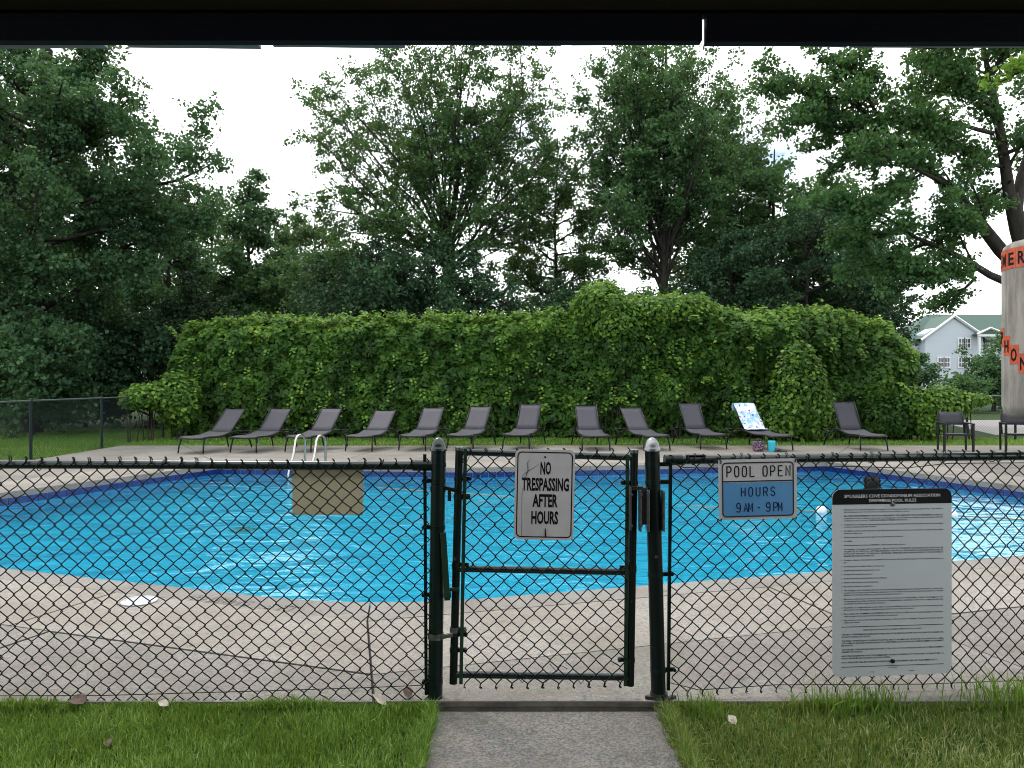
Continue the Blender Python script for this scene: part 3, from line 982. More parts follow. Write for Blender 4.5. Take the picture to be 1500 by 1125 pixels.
# --- rules board
sg = empty('rules_sign', (fx(1306.5) * 1.014, FY + 0.052, 1.61 - (850 - 560) / SX * 1.022), RA, 'large grey pool rules sign with a black heading band', 'sign')
w, h = 0.650, 0.965
plate(w, h, 0.045, -0.0015, 0.0015).build('panel', M_rules, sg)
tp = rrect(w, h, 0.045)
hd = [q for q in tp if q[1] > 0]
hd = [(w / 2, h / 2 - 0.078)] + hd + [(-w / 2, h / 2 - 0.078)]
MB().add([(x, -0.0027, z) for x, z in hd], [tuple(range(len(hd)))]).build('heading_band', M_ink, sg)
M_headtxt = simple('heading_white', (0.62, 0.62, 0.63), None, 0.5)
for (t, z, wd) in (('SMUGGLERS COVE CONDOMINIUM ASSOCIATION', h / 2 - 0.043, 0.52), ('SWIMMING POOL RULES', h / 2 - 0.067, 0.258)):
    letters(sg, t, 0, -0.0042, z, 0.0165, M_headtxt, bold=0.0, width=wd)
RULES = [
 ('1.', ['Admission to the pool will be limited to Smugglers Cove residents and their accompanied guests only.  There will be a', 'limit of two (2) guests per unit.  The resident of the unit must be present at the pool with his or her guests.']),
 ('2.', ['ALL PERSONS ENTERING THE POOL AREA MUST USE THEIR KEY FOB FOR ENTRANCE.  Please be', 'considerate of other residents in the matter of inviting guests as pool parties are prohibited and residents have the first', 'consideration as to the use of the pool.  THIS ESPECIALLY APPLIES ON WEEKENDS AND HOLIDAYS.']),
 ('3.', ['Owners who are delinquent in paying their maintenance fees, along with their tenants and guests, will not be permitted', 'to use the pool and their key fobs will be deactivated.']),
 ('4.', ['No children under twelve (12) years of age will be permitted in the pool or pool area unless accompanied by an adult', 'resident due to safety reasons.']),
 ('5.', ['Only those persons able to swim the entire length of the pool shall be permitted in the deep end.']),
 ('6.', ['NO DIVING.']),
 ('7.', ['All swimming equipment must and pools are PROHIBITED.  Children\'s flotation devices may be used.']),
 ('8.', ['No running or horseplay will be permitted.  ABSOLUTELY NO PROFANITY OR ABUSIVE LANGUAGE WILL BE', 'TOLERATED AT THE POOL.  ANY PERSON HEARD USING FOUL LANGUAGE WOULD BE EJECTED FROM THE', 'POOL FOR THE REST OF THE DAY.  REPEATED OFFENSES WILL BE REPORTED TO THE PROPERTY', 'MANAGER AND THE BOARD OF DIRECTORS.']),
 ('9.', ['No glass containers of any kind are permitted in the pool area.  No alcoholic beverages or food is permitted in the pool', 'area.']),
 ('10.', ['No smoking in pool area or adjacent clubhouse or clubhouse area.']),
 ('11.', ['No gambling will be permitted in and around the pool area.']),
 ('12.', ['No animals will be permitted in the pool area.']),
 ('13.', ['All bathers with long hair must tie back their hair or use a bathing cap.']),
 ('14.', ['Swimmers in diapers must wear protective rubber pants.']),
 ('15.', ['Radio volume must be kept to a personal level.']),
 ('16.', ['The Smugglers Cove Combined Board of Directors and the Managing Agent have complete authority to oversee the', 'proper use of the pool by all residents and guests in such a manner as to provide a safe and enjoyable recreation', 'facility for all.  This includes the authority to eject any person who is in violation of these rules.']),
 ('17.', ['All persons using the pool or pool area do so at their own risk and sole responsibility.  Neither the Smugglers Cove', 'Condominium Association, its Board of Directors, Managing Agent, employees, contractors or agents assume any', 'responsibility for any accident or injury in connection with such use.']),
 ('18.', ['Any failure to comply with these rules shall be considered sufficient cause for any action deemed necessary by the', 'Board of Directors of the Managing Agent, including the barring of violators from the use of the pool or pool area.']),
 ('19.', ['There shall be NO SWIMMING OR ENTERING THE POOL OR POOL AREA other than during designated pool hours.', 'Violators are subject to arrest and prosecution for criminal trespass on private property.']),
 ('20.', ['Any violation of these rules may subject the violator to the loss of pool privileges.  Repeated violations may be', 'posted to other residents.']),
]
FULL = 0.540
x0 = -0.265
z = h / 2 - 0.108
LH = 0.0118
for num, lines in RULES:
    letters(sg, num, x0 - 0.012, -0.0027, z, 0.0062, M_ink_soft, align='LEFT', res=1, bold=0.006, sx=0.75)
    for k, ln in enumerate(lines):
        wfull = len(lines) > 1 and k < len(lines) - 1
        kw = dict(width=FULL) if wfull else dict(sx=0.80)
        letters(sg, ln, x0 + 0.002, -0.0027, z, 0.0074, M_ink_soft, align='LEFT', res=1, bold=0.026 if num == '2.' and k == 0 else 0.016, **kw)
        z -= LH
    z -= 0.0088
z += 0.001
MB().box((0.003, -0.002, z), (0.555, 0.0015, 0.0024)).build('rule_line', M_ink_soft, sg)
z -= 0.021
letters(sg, 'PENALTIES FOR FAILURE TO COMPLY WITH THE POOL RULES', 0, -0.0027, z, 0.0072, M_ink_soft, res=1, bold=0.012, width=0.315)
z -= 0.022
for lines in (['THE FIRST OFFENSE/MINOR INFRACTION WILL RESULT IN REMOVAL FROM THE POOL AND POOL AREA FOR', 'AS LONG AS THE BALANCE OF THE DAY.'],
              ['THE FIRST OFFENSE/SERIOUS INFRACTION WILL RESULT IN REMOVAL FROM THE POOL AND POOL AREA', 'FOR A PERIOD RANGING FROM ONE DAY TO ONE WEEK ALONG WITH A $100 ENFORCEMENT ASSESSMENT', 'PER VIOLATION.'],
              ['CONTINUED OFFENSES MAY RESULT IN THE TOTAL LOSS OF POOL PRIVILEGES AND A $100 ENFORCEMENT', 'ASSESSMENT PER VIOLATION.'],
              ['ANY PERSON REMOVED FOR THE SUMMER MAY APPEAL IN WRITING TO THE BOARD OF DIRECTORS.  A', 'HEARING WILL BE HELD AND THE BOARD\'S DECISION WILL BE FINAL.'],
              ['POOL PRIVILEGES WILL BE SUSPENDED IF ENFORCEMENT ASSESSMENTS ARE NOT PAID IMMEDIATELY.']):
    for k, ln in enumerate(lines):
        kw = dict(width=0.555) if (len(lines) > 1 and k < len(lines) - 1) else (dict(width=0.52) if len(lines) == 1 else dict(sx=0.80))
        letters(sg, ln, x0 - 0.010, -0.0027, z, 0.0076, M_ink_soft, align='LEFT', res=1, bold=0.018, **kw)
        z -= LH
    z -= 0.0092
z += 0.001
MB().box((0.003, -0.002, z), (0.555, 0.0015, 0.0024)).build('rule_line', M_ink_soft, sg)
letters(sg, 'POOL HOURS', 0.0, -0.0027, z - 0.013, 0.0068, M_ink_soft, res=1, bold=0.01, sx=0.8)
letters(sg, '10 Days', -0.11, -0.0027, z - 0.032, 0.0062, M_ink_soft, res=1, bold=0.006, sx=0.8)
letters(sg, '9AM-9PM', 0.105, -0.0027, z - 0.032, 0.0062, M_ink_soft, res=1, bold=0.006, sx=0.8)
bolt(sg, 0.0, -0.006, h / 2 - 0.079, 0.011)
bolt(sg, 0.0, -0.006, -h / 2 + 0.075, 0.011, M_chip)

# --- blank sign back on the pool side of the left fence
sg = empty('sign_back', (fx(480) * 1.008, FY + 0.035, fz(719)), 0, 'blank olive back of a sign behind the left fence mesh', 'sign')
plate(0.365, 0.258, 0.006, -0.001, 0.001).build('panel', M_signback, sg)
for (bx, bz) in ((-0.175, 0.12), (0.175, 0.12), (-0.175, -0.12), (0.175, -0.12)):
    bolt(sg, bx, -0.004, bz, 0.005)

# --- depth marking painted on the coping
i = 5
a, b = POOL[5], POOL[0]
d = (b - a).normalized(); nn = outn(5)
def coping_text(body, s_from_corner, height, wd):
    me = text_mesh(body, height, bold=0.012, width=wd)
    p = b - d * s_from_corner + nn * 0.255
    o = link_mesh('painted_marking', me, M_paint, deck)
    o.rotation_euler = (R(-90), 0, 0)
    o.matrix_world = Matrix.Translation((p.x, p.y, 0.0045)) @ Matrix.Rotation(math.atan2(d.y, d.x), 4, 'Z') @ Matrix.Rotation(R(-90), 4, 'X')
M_paint = simple('worn_black_paint', (0.09, 0.085, 0.08), (0.25, 0.23, 0.21), 0.8, 0, 40, 0.3, 0, 'Object', 0.4, 0.62)
coping_text('NO DIVING', 1.12, 0.13, 0.56)
coping_text('5 FT', 0.57, 0.13, 0.24)

# ================================================================ skimmer lid, litter
lid = MB().lathe([(0.122, 0.0), (0.125, 0.006), (0.118, 0.012), (0.10, 0.013), (0.097, 0.009), (0.0, 0.010)], (0, 0, 0), 24).build('skimmer_lid', simple('white_plastic', (0.42, 0.43, 0.46), (0.34, 0.35, 0.38), 0.4), auto=40)
lid.location = (wx(204, 5.64), 5.64, 0.003)
tag(lid, 'round white skimmer lid set in the deck near the pool', 'lid')

def dry_leaf(px, py, Y, size, mat, label, rz_, z=0.006, name='fallen_leaf'):
    bm = MB()
    pts = [(0, -.5), (.28, -.25), (.36, .05), (.22, .3), (0, .55), (-.24, .28), (-.38, 0), (-.26, -.28)]
    vs = [(0, 0, 0.0)] + [(x, y, 0.12 * abs(x) + 0.10 * math.sin(3 * y + x)) for x, y in pts]
    bm.add([(x * size, y * size, zz * size * 1.6 + size * 0.12) for x, y, zz in vs], [(0, k + 1, (k + 1) % 8 + 1) for k in range(8)])
    o = bm.build(name, mat)
    o.modifiers.new('thick', 'SOLIDIFY').thickness = 0.0015
    o.location = (wx(px, Y), Y, z)
    o.rotation_euler = (random.uniform(-.3, .3), random.uniform(-.3, .3), rz_)
    return tag(o, label, 'leaf', 'fallen leaves along the fence')
dry_leaf(556, 1023, 3.87, 0.085, M_pale, 'pale curled leaf on the kerb left of the gate post', 1.4, 0.004)
dry_leaf(597, 1017, 3.93, 0.07, M_litter, 'brown leaf standing at the foot of the left gate post', 0.4, 0.02)
dry_leaf(116, 1024, 3.86, 0.10, M_litter, 'dark brown curled leaf under the left fence mesh', 0.9, 0.006)
dry_leaf(240, 1029, 3.83, 0.06, M_pale, 'small pale leaf at the grass edge under the left mesh', 1.2, 0.004)
dry_leaf(1073, 1043, 3.70, 0.06, M_pale, 'tan leaf lying on the grass right of the path', 0.3, -0.02)
dry_leaf(160, 1079, 3.45, 0.05, M_litter, 'small brown leaf lying in the left lawn', 0.3, -0.01)

# ================================================================ pool ladder rails
ld_y = 14.98
lad = empty('pool_ladder', (wx(446, ld_y), ld_y, 0), R(-20), 'polished steel pool ladder with two arched handrails at the far edge', 'ladder')
for s in (-0.24, 0.24):
    pts = [(s, 0.36, -0.03), (s, 0.36, 0.30)]
    for k in range(9):
        an = R(180 * k / 8)
        pts.append((s, 0.20 + 0.16 * math.cos(an), 0.43 + 0.14 * math.sin(an)))
    pts += [(s, -0.02, 0.20), (s, -0.16, -0.10), (s, -0.22, -0.35), (s, -0.22, -1.1)]
    MB().tube(pts, 0.024, 12).build('handrail', M_steel, lad, auto=60)
    MB().lathe([(0.055, 0.0), (0.05, 0.012), (0.026, 0.02)], (s, 0.36, 0.002), 14).build('flange', M_steel, lad, auto=40)
for k in range(3):
    MB().box((0, -0.22, -0.42 - 0.28 * k), (0.48, 0.09, 0.025), None, 0.005).build('tread', M_white, lad)

# ================================================================ float line and swimmer
rope = empty('float_line', (wx(1203, 10.6), 10.6, WATER_Z), 0, 'white float on a safety rope across the pool beside the rules sign', 'rope')
M_float = simple('float_white', (0.6, 0.62, 0.64), (0.52, 0.54, 0.57), 0.35)
M_rope = simple('tan_rope', (0.22, 0.19, 0.12), (0.15, 0.13, 0.09), 0.8, 0, 60)
for k, (dx, dy) in enumerate(((0.0, 0.0), (0.30, -0.05), (0.95, -0.2), (1.6, -0.35))):
    MB().lathe([(0.001, -0.075), (0.045, -0.064), (0.068, -0.03), (0.072, 0.0), (0.068, 0.03), (0.045, 0.064), (0.001, 0.075)], (dx, dy, 0.02), 16).build('float', M_float, rope, smooth=True)
MB().tube([(-6.5, 2.2, 0.04), (-3.0, 1.1, -0.03), (-0.8, 0.28, 0.015), (-0.3, 0.06, 0.02), (0, 0, 0.02), (0.3, -0.05, 0.02), (0.95, -0.2, 0.02), (1.6, -0.35, 0.02), (3.0, -0.8, 0.0), (5.2, -1.5, 0.05)], 0.009, 6).build('rope', M_rope, rope)

# swimmer standing in the shallow water, seen from behind: one skinned body
def swimmer(loc, rz_):
    root = empty('person', loc, rz_, 'dark haired swimmer standing in the pool behind the rules sign', 'person')
    J = {'pelvis': ((0, 0, 0.88), .135), 'belly': ((0, 0.0, 1.02), .125), 'chest': ((0, 0.01, 1.22), .14), 'sh': ((0, 0.0, 1.38), .10),
         'neck': ((0, 0.0, 1.45), .055), 'neck2': ((0, -0.01, 1.52), .055), 'head': ((0, -0.015, 1.60), .082), 'head2': ((0, -0.01, 1.67), .088), 'crown': ((0, 0.0, 1.715), .062)}
    E = [('pelvis', 'belly'), ('belly', 'chest'), ('chest', 'sh'), ('sh', 'neck'), ('neck', 'neck2'), ('neck2', 'head'), ('head', 'head2'), ('head2', 'crown')]
    for s, t in ((-1, 'l'), (1, 'r')):
        J['s' + t] = ((s * .17, 0, 1.38), .062); J['e' + t] = ((s * .30, -.06, 1.13), .045); J['w' + t] = ((s * .38, -.26, 1.02), .032); J['k' + t] = ((s * .40, -.36, 1.0), .03)
        J['h' + t] = ((s * .10, 0, .80), .09); J['n' + t] = ((s * .11, -.02, .46), .06); J['a' + t] = ((s * .115, .01, .09), .04); J['t' + t] = ((s * .13, -.16, .03), .032)
        E += [('sh', 's' + t), ('s' + t, 'e' + t), ('e' + t, 'w' + t), ('w' + t, 'k' + t), ('pelvis', 'h' + t), ('h' + t, 'n' + t), ('n' + t, 'a' + t), ('a' + t, 't' + t)]
    names = list(J)
    me = bpy.data.meshes.new('body')
    me.from_pydata([J[k][0] for k in names], [(names.index(a), names.index(b)) for a, b in E], [])
    o = link_mesh('body', me, simple('skin', (0.42, 0.24, 0.16), (0.38, 0.21, 0.14), 0.5), root)
    md = o.modifiers.new('skin', 'SKIN')
    for k, nme in enumerate(names):
        sv = me.skin_vertices[0].data[k]
        sv.radius = (J[nme][1], J[nme][1])
        sv.use_root = (nme == 'pelvis')
    sb = o.modifiers.new('sub', 'SUBSURF'); sb.levels = 2; sb.render_levels = 2
    # hair: a wet cap of dark hair with a few loose tufts
    M_hair = simple('dark_hair', (0.005, 0.0045, 0.0045), (0.010, 0.009, 0.008), 0.6, 0, 60, 0.12, 0.3)
    hb = MB().lathe([(0.075, -0.14), (0.096, -0.06), (0.104, 0.0), (0.098, 0.05), (0.078, 0.09), (0.045, 0.113), (0.002, 0.12)], (0, 0.006, 1.655), 16)
    rr = random.Random(2)
    for k in range(26):
        a = rr.uniform(0, 6.28); el = rr.uniform(0.1, 1.4)
        dv = Vector((math.cos(a) * math.cos(el), math.sin(a) * math.cos(el), math.sin(el)))
        p0 = Vector((0, 0.006, 1.665)) + Vector((dv.x * .098, dv.y * .098, dv.z * .108))
        p1 = p0 + Vector((dv.x * .03 + rr.uniform(-.02, .02), dv.y * .03, rr.uniform(-.01, .035)))
        hb.tube([p0, (p0 + p1) / 2 + Vector((0, 0, .008)), p1], [0.016, 0.010, 0.002], 5)
    hb.build('hair', M_hair, root, smooth=True)
    # face on the far side
    fb_ = MB()
    for s in (-1, 1):
        fb_.lathe([(0.001, -.012), (.012, 0), (.001, .012)], (s * .033, -.094, 1.625), 8)
    fb_.build('eyes', simple('eye_dark', (0.03, 0.02, 0.015), None, 0.2), root, smooth=True)
    MB().lathe([(0.018, -.02), (.012, .01), (.004, .035)], (0, -.10, 1.585), 8).build('nose', MATS['skin'], root, smooth=True)
    MB().tube([(-.024, -.088, 1.55), (0, -.096, 1.546), (.024, -.088, 1.55)], [.004, .007, .004], 6).build('mouth', simple('lips', (0.3, 0.12, 0.10), None, 0.4), root, smooth=True)
    MB().lathe([(0.150, 0.80), (0.150, 0.92), (0.142, 0.99)], (0, 0, 0), 16).build('swim_shorts', simple('swim_navy', (0.02, 0.03, 0.09), None, 0.6), root, smooth=True)
    return root
swimmer((wx(1277.5, 10.5), 10.5, FL + 0.005), R(200))

# ================================================================ loungers
def make_lounger(back_deg):
    root = empty('sun_lounger')
    W = 0.31
    prof = [(-.97, .33), (-.90, .355), (-.70, .36), (-.45, .35), (-.22, .36), (-.02, .40), (.14, .425), (.28, .41), (.45, .365), (.62, .335), (.78, .345), (.92, .385), (.98, .40)]
    for s in (-1, 1):
        MB().tube([(s * W, y, z) for y, z in prof], 0.019, 8).build('side_rail', M_frame, root, smooth=True)
    for (y, z) in ((-.97, .335), (.98, .40), (.14, .41)):
        MB().tube([(-W, y, z), (W, y, z)], 0.016, 8).build('cross_bar', M_frame, root, smooth=True)
    for s in (-1, 1):
        MB().tube([(s * (W - .005), -.86, .35), (s * (W + .012), -.93, .16), (s * (W + .02), -.95, 0.004)], [.022, .019, .016], 8).build('leg', M_frame, root, smooth=True)
        MB().tube([(s * (W - .005), .72, .345), (s * (W + .012), .84, .16), (s * (W + .02), .90, 0.004)], [.022, .019, .016], 8).build('leg', M_frame, root, smooth=True)
    # seat sling
    ps = [(-.955, .352), (-.85, .364), (-.70, .366), (-.45, .357), (-.22, .367), (-.02, .406), (.10, .428)]
    def sling(path, name, half, sag):
        nx = 7
        vs, fs = [], []
        for (y, z) in path:
            for k in range(nx):
                u = -1 + 2 * k / (nx - 1)
                vs.append((u * half, y, z + 0.010 - sag * (1 - u * u)))
        for i in range(len(path) - 1):
            for k in range(nx - 1):
                fs.append((i * nx + k, i * nx + k + 1, (i + 1) * nx + k + 1, (i + 1) * nx + k))
        o = MB().add(vs, fs).build(name, M_sling, root, smooth=True)
        md = o.modifiers.new('t', 'SOLIDIFY'); md.thickness = 0.006; md.offset = 0
        return o
    sling(ps, 'seat_sling', W - .012, .012)
    a = R(back_deg)
    BL = 0.80
    by, bz = 0.13, 0.425
    pb_ = [(by + math.cos(a) * BL * t + 0.012 * math.sin(3 * t), bz + math.sin(a) * BL * t) for t in (0.02, .2, .4, .6, .8, .985)]
    WB = W - .035
    nx = 7
    vs, fs = [], []
    for (y, z) in pb_:
        for k in range(nx):
            u = -1 + 2 * k / (nx - 1)
            vs.append((u * (WB - .004), y + .010 * (1 - u * u) * math.sin(a), z - .010 * (1 - u * u) * math.cos(a)))
    for i in range(len(pb_) - 1):
        for k in range(nx - 1):
            fs.append((i * nx + k, i * nx + k + 1, (i + 1) * nx + k + 1, (i + 1) * nx + k))
    o = MB().add(vs, fs).build('back_sling', M_sling, root, smooth=True)
    md = o.modifiers.new('t', 'SOLIDIFY'); md.thickness = 0.006; md.offset = 0
    top = (by + math.cos(a) * BL, bz + math.sin(a) * BL)
    MB().tube([(-WB, by, bz - .01), (-WB, top[0], top[1]), (WB, top[0], top[1]), (WB, by, bz - .01)], 0.015, 8).build('back_frame', M_frame, root, smooth=True)
    for s in (-1, 1):
        MB().tube([(s * (WB - .02), by + math.cos(a) * .42, bz + math.sin(a) * .42), (s * (WB - .01), .74, .345)], 0.010, 6).build('back_prop', M_frame, root, smooth=True)
    return root

LOUNGE = [  # px of the backrest top, py of its top edge, px and py of the front legs' centre
    (341, 599, 280, 664, 'leftmost grey sling lounger nearest the lawn fence'),
    (408, 598, 357, 663, 'second grey sling lounger from the left by the hedge'),
    (483, 598, 437, 662, 'third grey sling lounger from the left behind the ladder handrails'),
    (561, 602, 526, 661, 'fourth grey sling lounger from the left with a lower backrest'),
    (633, 598, 604, 660, 'fifth grey sling lounger from the left behind the left gate post'),
    (703, 595, 674, 659, 'sixth grey sling lounger from the left above the gate corner'),
    (777, 592, 756, 658, 'seventh grey sling lounger directly behind the no trespassing sign'),
    (859, 594, 873, 660, 'eighth grey sling lounger from the left, facing straight out'),
    (926, 597, 962, 660, 'ninth grey sling lounger, behind the silver capped gate post'),
    (1010, 590, 1045, 658, 'grey sling lounger just left of the towel covered one'),
    (1090, 592, 1143, 660, 'grey sling lounger with a printed towel over its backrest'),
    (1235, 589, 1280, 660, 'rightmost grey sling lounger standing apart from the row'),
]
protos = {}
LROOT = []
for (px, py, fpx, fpy, lab) in LOUNGE:
    Yf = 1814.0 / (fpy + 0.5 - 560)
    Yh = Yf + 1.48
    ztop_ = wz(py, Yh)
    ang = math.degrees(math.asin(min(0.93, max(0.5, (ztop_ - 0.425) / 0.80))))
    key = int(round(ang / 3.0) * 3)
    if key not in protos:
        o = protos[key] = make_lounger(key)
    else:
        o = copy_tree(protos[key])
    foot = Vector((wx(fpx, Yf), Yf))
    hd_ = Vector((wx(px, Yh), Yh))
    dv = (hd_ - foot).normalized()
    c = foot + dv * 0.93
    o.location = (c.x, c.y, 0.002)
    o.rotation_euler = (0, 0, math.atan2(dv.y, dv.x) - math.pi / 2)
    tag(o, lab, 'sun lounger', 'grey sling loungers in a row by the hedge')
    LROOT.append((o, key))

# towel over lounger 11
lo, key = LROOT[10]
a = R(key); BL = 0.80; by, bz = 0.13, 0.425
path = []
for t in (-.18, -.08, 0.0, .12, .25, .4, .55, .7, .85, .97):
    if t < 0: path.append((by + t * 0.9, bz + 0.028 - 0.02 * abs(t)))
    else: path.append((by + math.cos(a) * BL * t - .026 * math.sin(a), bz + math.sin(a) * BL * t + .022 * math.cos(a) + 0.012))
ty, tz = by + math.cos(a) * BL, bz + math.sin(a) * BL
path += [(ty - .008, tz + .028), (ty + .03, tz + .018), (ty + .045, tz - .06), (ty + .035, tz - .16)]
nx = 11
vs, fs = [], []
rr = random.Random(4)
for i, (y, z) in enumerate(path):
    for k in range(nx):
        u = -1 + 2 * k / (nx - 1)
        wgt = 0.292 + 0.006 * math.sin(i * 1.7)
        vs.append((u * wgt - 0.01, y - 0.006 * math.sin(5 * u + i * .9) , z + .004 * math.sin(7 * u + i)))
for i in range(len(path) - 1):
    for k in range(nx - 1):
        fs.append((i * nx + k, i * nx + k + 1, (i + 1) * nx + k + 1, (i + 1) * nx + k))
m, nt, out = nodes('printed_towel')
t = nt.nodes.new('ShaderNodeTexCoord')
def vor(scale, lo_, hi_, off):
    mpn = nt.nodes.new('ShaderNodeMapping'); mpn.inputs['Location'].default_value = off
    v = nt.nodes.new('ShaderNodeTexVoronoi'); v.inputs['Scale'].default_value = scale
    nt.links.new(t.outputs['Object'], mpn.inputs['Vector']); nt.links.new(mpn.outputs['Vector'], v.inputs['Vector'])
    mr = nt.nodes.new('ShaderNodeMapRange'); mr.inputs['From Min'].default_value = lo_; mr.inputs['From Max'].default_value = hi_
    mr.inputs['To Min'].default_value = 1; mr.inputs['To Max'].default_value = 0
    nt.links.new(v.outputs['Distance'], mr.inputs['Value'])
    return mr.outputs['Result']
c = mix(nt, noise(nt, 5, 3, 0.6, 'Object', 0.48, 0.56), (0.55, 0.55, 0.62), (0.22, 0.42, 0.62))
c = mix(nt, vor(7, .17, .20, (0.3, 0, 0)), c, (0.02, 0.09, 0.22))
c = mix(nt, vor(9, .13, .16, (1.3, .4, 0)), c, (0.03, 0.33, 0.42))
c = mix(nt, vor(22, .16, .20, (2.3, 0, .7)), c, (0.04, 0.05, 0.13))
c = mix(nt, vor(14, .10, .13, (5.3, 2, .7)), c, (0.55, 0.30, 0.50))
principled(nt, out, c, 0.95, 0, 0.1)
tw = MB().add(vs, fs).build('towel', m, None, smooth=True)
md = tw.modifiers.new('t', 'SOLIDIFY'); md.thickness = 0.007; md.offset = 1
tw.location = lo.location; tw.rotation_euler = lo.rotation_euler
tag(tw, 'white and blue printed beach towel draped over a lounger', 'towel')

# things under that lounger
bx, byy = wx(1112, 17.9), 17.95
bag = empty('beach_bag', (bx, byy, 0.004), 0.2, 'dark patterned beach bag under the towel covered lounger', 'bag')
M_bag = simple('bag_pattern', (0.02, 0.018, 0.03), (0.42, 0.22, 0.34), 0.8, 0, 60, 0.3, 0, 'Object', 0.52, 0.58)
MB().box((0, 0, .12), (.25, .15, .23), None, .04).build('bag_body', M_bag, bag, smooth=True)
for s in (-1, 1):
    MB().tube([(-.07, s * .06, .22), (-.05, s * .05, .27), (0, s * .045, .285), (.05, s * .05, .27), (.07, s * .06, .22)], .009, 6).build('handle', M_black, bag, smooth=True)
cupx = wx(1130.5, 17.85)
cup = empty('water_jug', (cupx, 17.86, 0.004), 0, 'turquoise plastic water jug under the towel covered lounger', 'jug')
M_teal = simple('turquoise_plastic', (0.02, 0.36, 0.46), (0.02, 0.32, 0.42), 0.35)
MB().lathe([(.0, 0), (.072, 0), (.076, .02), (.084, .2), (.088, .235), (.08, .25), (0, .255)], (0, 0, 0), 18).build('jug_body', M_teal, cup, auto=40)
MB().tube([(.083, 0, .2), (.125, 0, .19), (.13, 0, .11), (.08, 0, .07)], .009, 8).build('handle', M_teal, cup, smooth=True)
for k, (px, rz_) in enumerate(((1139, 0.9), (1146, 1.2))):
    sd_ = empty('sandal', (wx(px, 17.8), 17.8 + 0.05 * k, 0.003), rz_, ('dark sandal next to the turquoise jug on the deck', 'outer dark sandal of the pair beside the jug')[k], 'sandal', 'pair of sandals')
    pl_ = [(0.045 * math.cos(q) * (1.0 if math.sin(q) > 0 else .85), 0.125 * math.sin(q)) for q in [j * math.pi / 8 for j in range(16)]]
    MB().prism(pl_, 0.0, 0.022).build('sole', M_black, sd_)
    MB().tube([(-.04, .0, .02), (-.015, .04, .05), (0, .075, .022), (.015, .04, .05), (.04, .0, .02)], .008, 6).build('strap', M_black, sd_, smooth=True)

# ================================================================ armchairs on the right
def make_chair():
    root = empty('armchair')
    W = .30
    for s in (-1, 1):
        MB().box((s * W, -.27, .32), (.045, .06, .64), None, .006).build('front_leg', M_frame, root)
        MB().box((s * W, .26, .32), (.04, .05, .64), Matrix.Rotation(R(-4), 3, 'X'), .006).build('rear_leg', M_frame, root)
        MB().box((s * W, -.01, .65), (.055, .60, .028), None, .008).build('armrest', M_frame, root)
        MB().tube([(s * (W - .035), .24, .40), (s * (W - .035), .31, .66), (s * (W - .035), .37, .90)], .016, 8).build('back_upright', M_frame, root, smooth=True)
    MB().box((0, -.27, .395), (.56, .035, .04), None, .006).build('seat_rail', M_frame, root)
    MB().box((0, .24, .385), (.56, .035, .04), None, .006).build('seat_rail', M_frame, root)
    def sheet(path, half, name):
        vs = [(u * half, y, z) for y, z in path for u in (-1, -.5, 0, .5, 1)]
        fs = [(i * 5 + k, i * 5 + k + 1, i * 5 + 5 + k + 1, i * 5 + 5 + k) for i in range(len(path) - 1) for k in range(4)]
        o = MB().add(vs, fs).build(name, M_sling, root, smooth=True)
        md = o.modifiers.new('t', 'SOLIDIFY'); md.thickness = .008
    sheet([(-.27, .42), (-.1, .405), (.1, .40), (.24, .405)], .275, 'seat_sling')
    sheet([(.29, .60), (.315, .70), (.34, .80), (.37, .90)], .262, 'back_sling')
    return root
ch = make_chair()
Yc = 18.0
ch.location = (wx(1399, Yc), Yc, 0.003); ch.rotation_euler = (0, 0, R(-14))
tag(ch, 'black sling armchair in the open beside the right fence', 'chair', 'black armchairs at the right')
c2 = copy_tree(ch)
c2.location = (wx(1491, Yc) , Yc, 0.003); c2.rotation_euler = (0, 0, R(-20))
tag(c2, 'black armchair cut off at the right under the emergency phone housing', 'chair', 'black armchairs at the right')

# ================================================================ emergency phone housing
PY = 4.0
PR = 0.25
ph = empty('emergency_phone', (2.84, PY, 0), 0, 'weathered round emergency phone housing with orange letter stickers at right', 'phone')
zt_, zb_ = wz(352, PY), wz(616, PY)
M_phone = simple('weathered_fibreglass', (0.28, 0.26, 0.235), (0.135, 0.122, 0.105), 0.85, 0, 6, 0.15, 0.4, 'Object', 0.36, 0.66, (2.5, 2.5, .5))
prof = [(PR - .10, zb_), (PR - .035, zb_ + .012), (PR - .010, zb_ + .035), (PR, zb_ + .075), (PR, zt_ - .05), (PR - .008, zt_ - .022), (PR - .03, zt_ - .005), (PR - .10, zt_ + .012), (.002, zt_ + .02)]
MB().lathe(prof, (0, 0, 0), 48).build('housing', M_phone, ph, auto=40)
M_orange = simple('orange_sticker', (0.50, 0.075, 0.02), (0.30, 0.045, 0.015), 0.5, 0, 20)
def sticker(ang, zc, ch_, wid=.062, hgt=.098):
    """ang: 0 = left edge of the cylinder (-X), growing towards the viewer"""
    def P(u, v, r):
        th = math.pi - 0.62 + ang + u / PR
        return (r * math.cos(th), r * math.sin(th), zc + v)
    vs, fs = [], []
    for i in range(6):
        u = -wid / 2 + wid * i / 5
        vs += [P(u, -hgt / 2, PR + .0012), P(u, hgt / 2, PR + .0012)]
    fs = [(2 * i, 2 * i + 2, 2 * i + 3, 2 * i + 1) for i in range(5)]
    o = MB().add(vs, fs).build('letter_sticker', M_orange, ph)
    me = text_mesh(ch_, .066, bold=.02, width=.040 if ch_ not in 'I' else .012)
    xs_ = [v.co.x for v in me.vertices]; off = (max(xs_) + min(xs_)) / 2
    for v in me.vertices:
        v.co = Vector(P(v.co.x - off, v.co.z - .033, PR + .0026))
    link_mesh('lettering', me, M_ink, o)
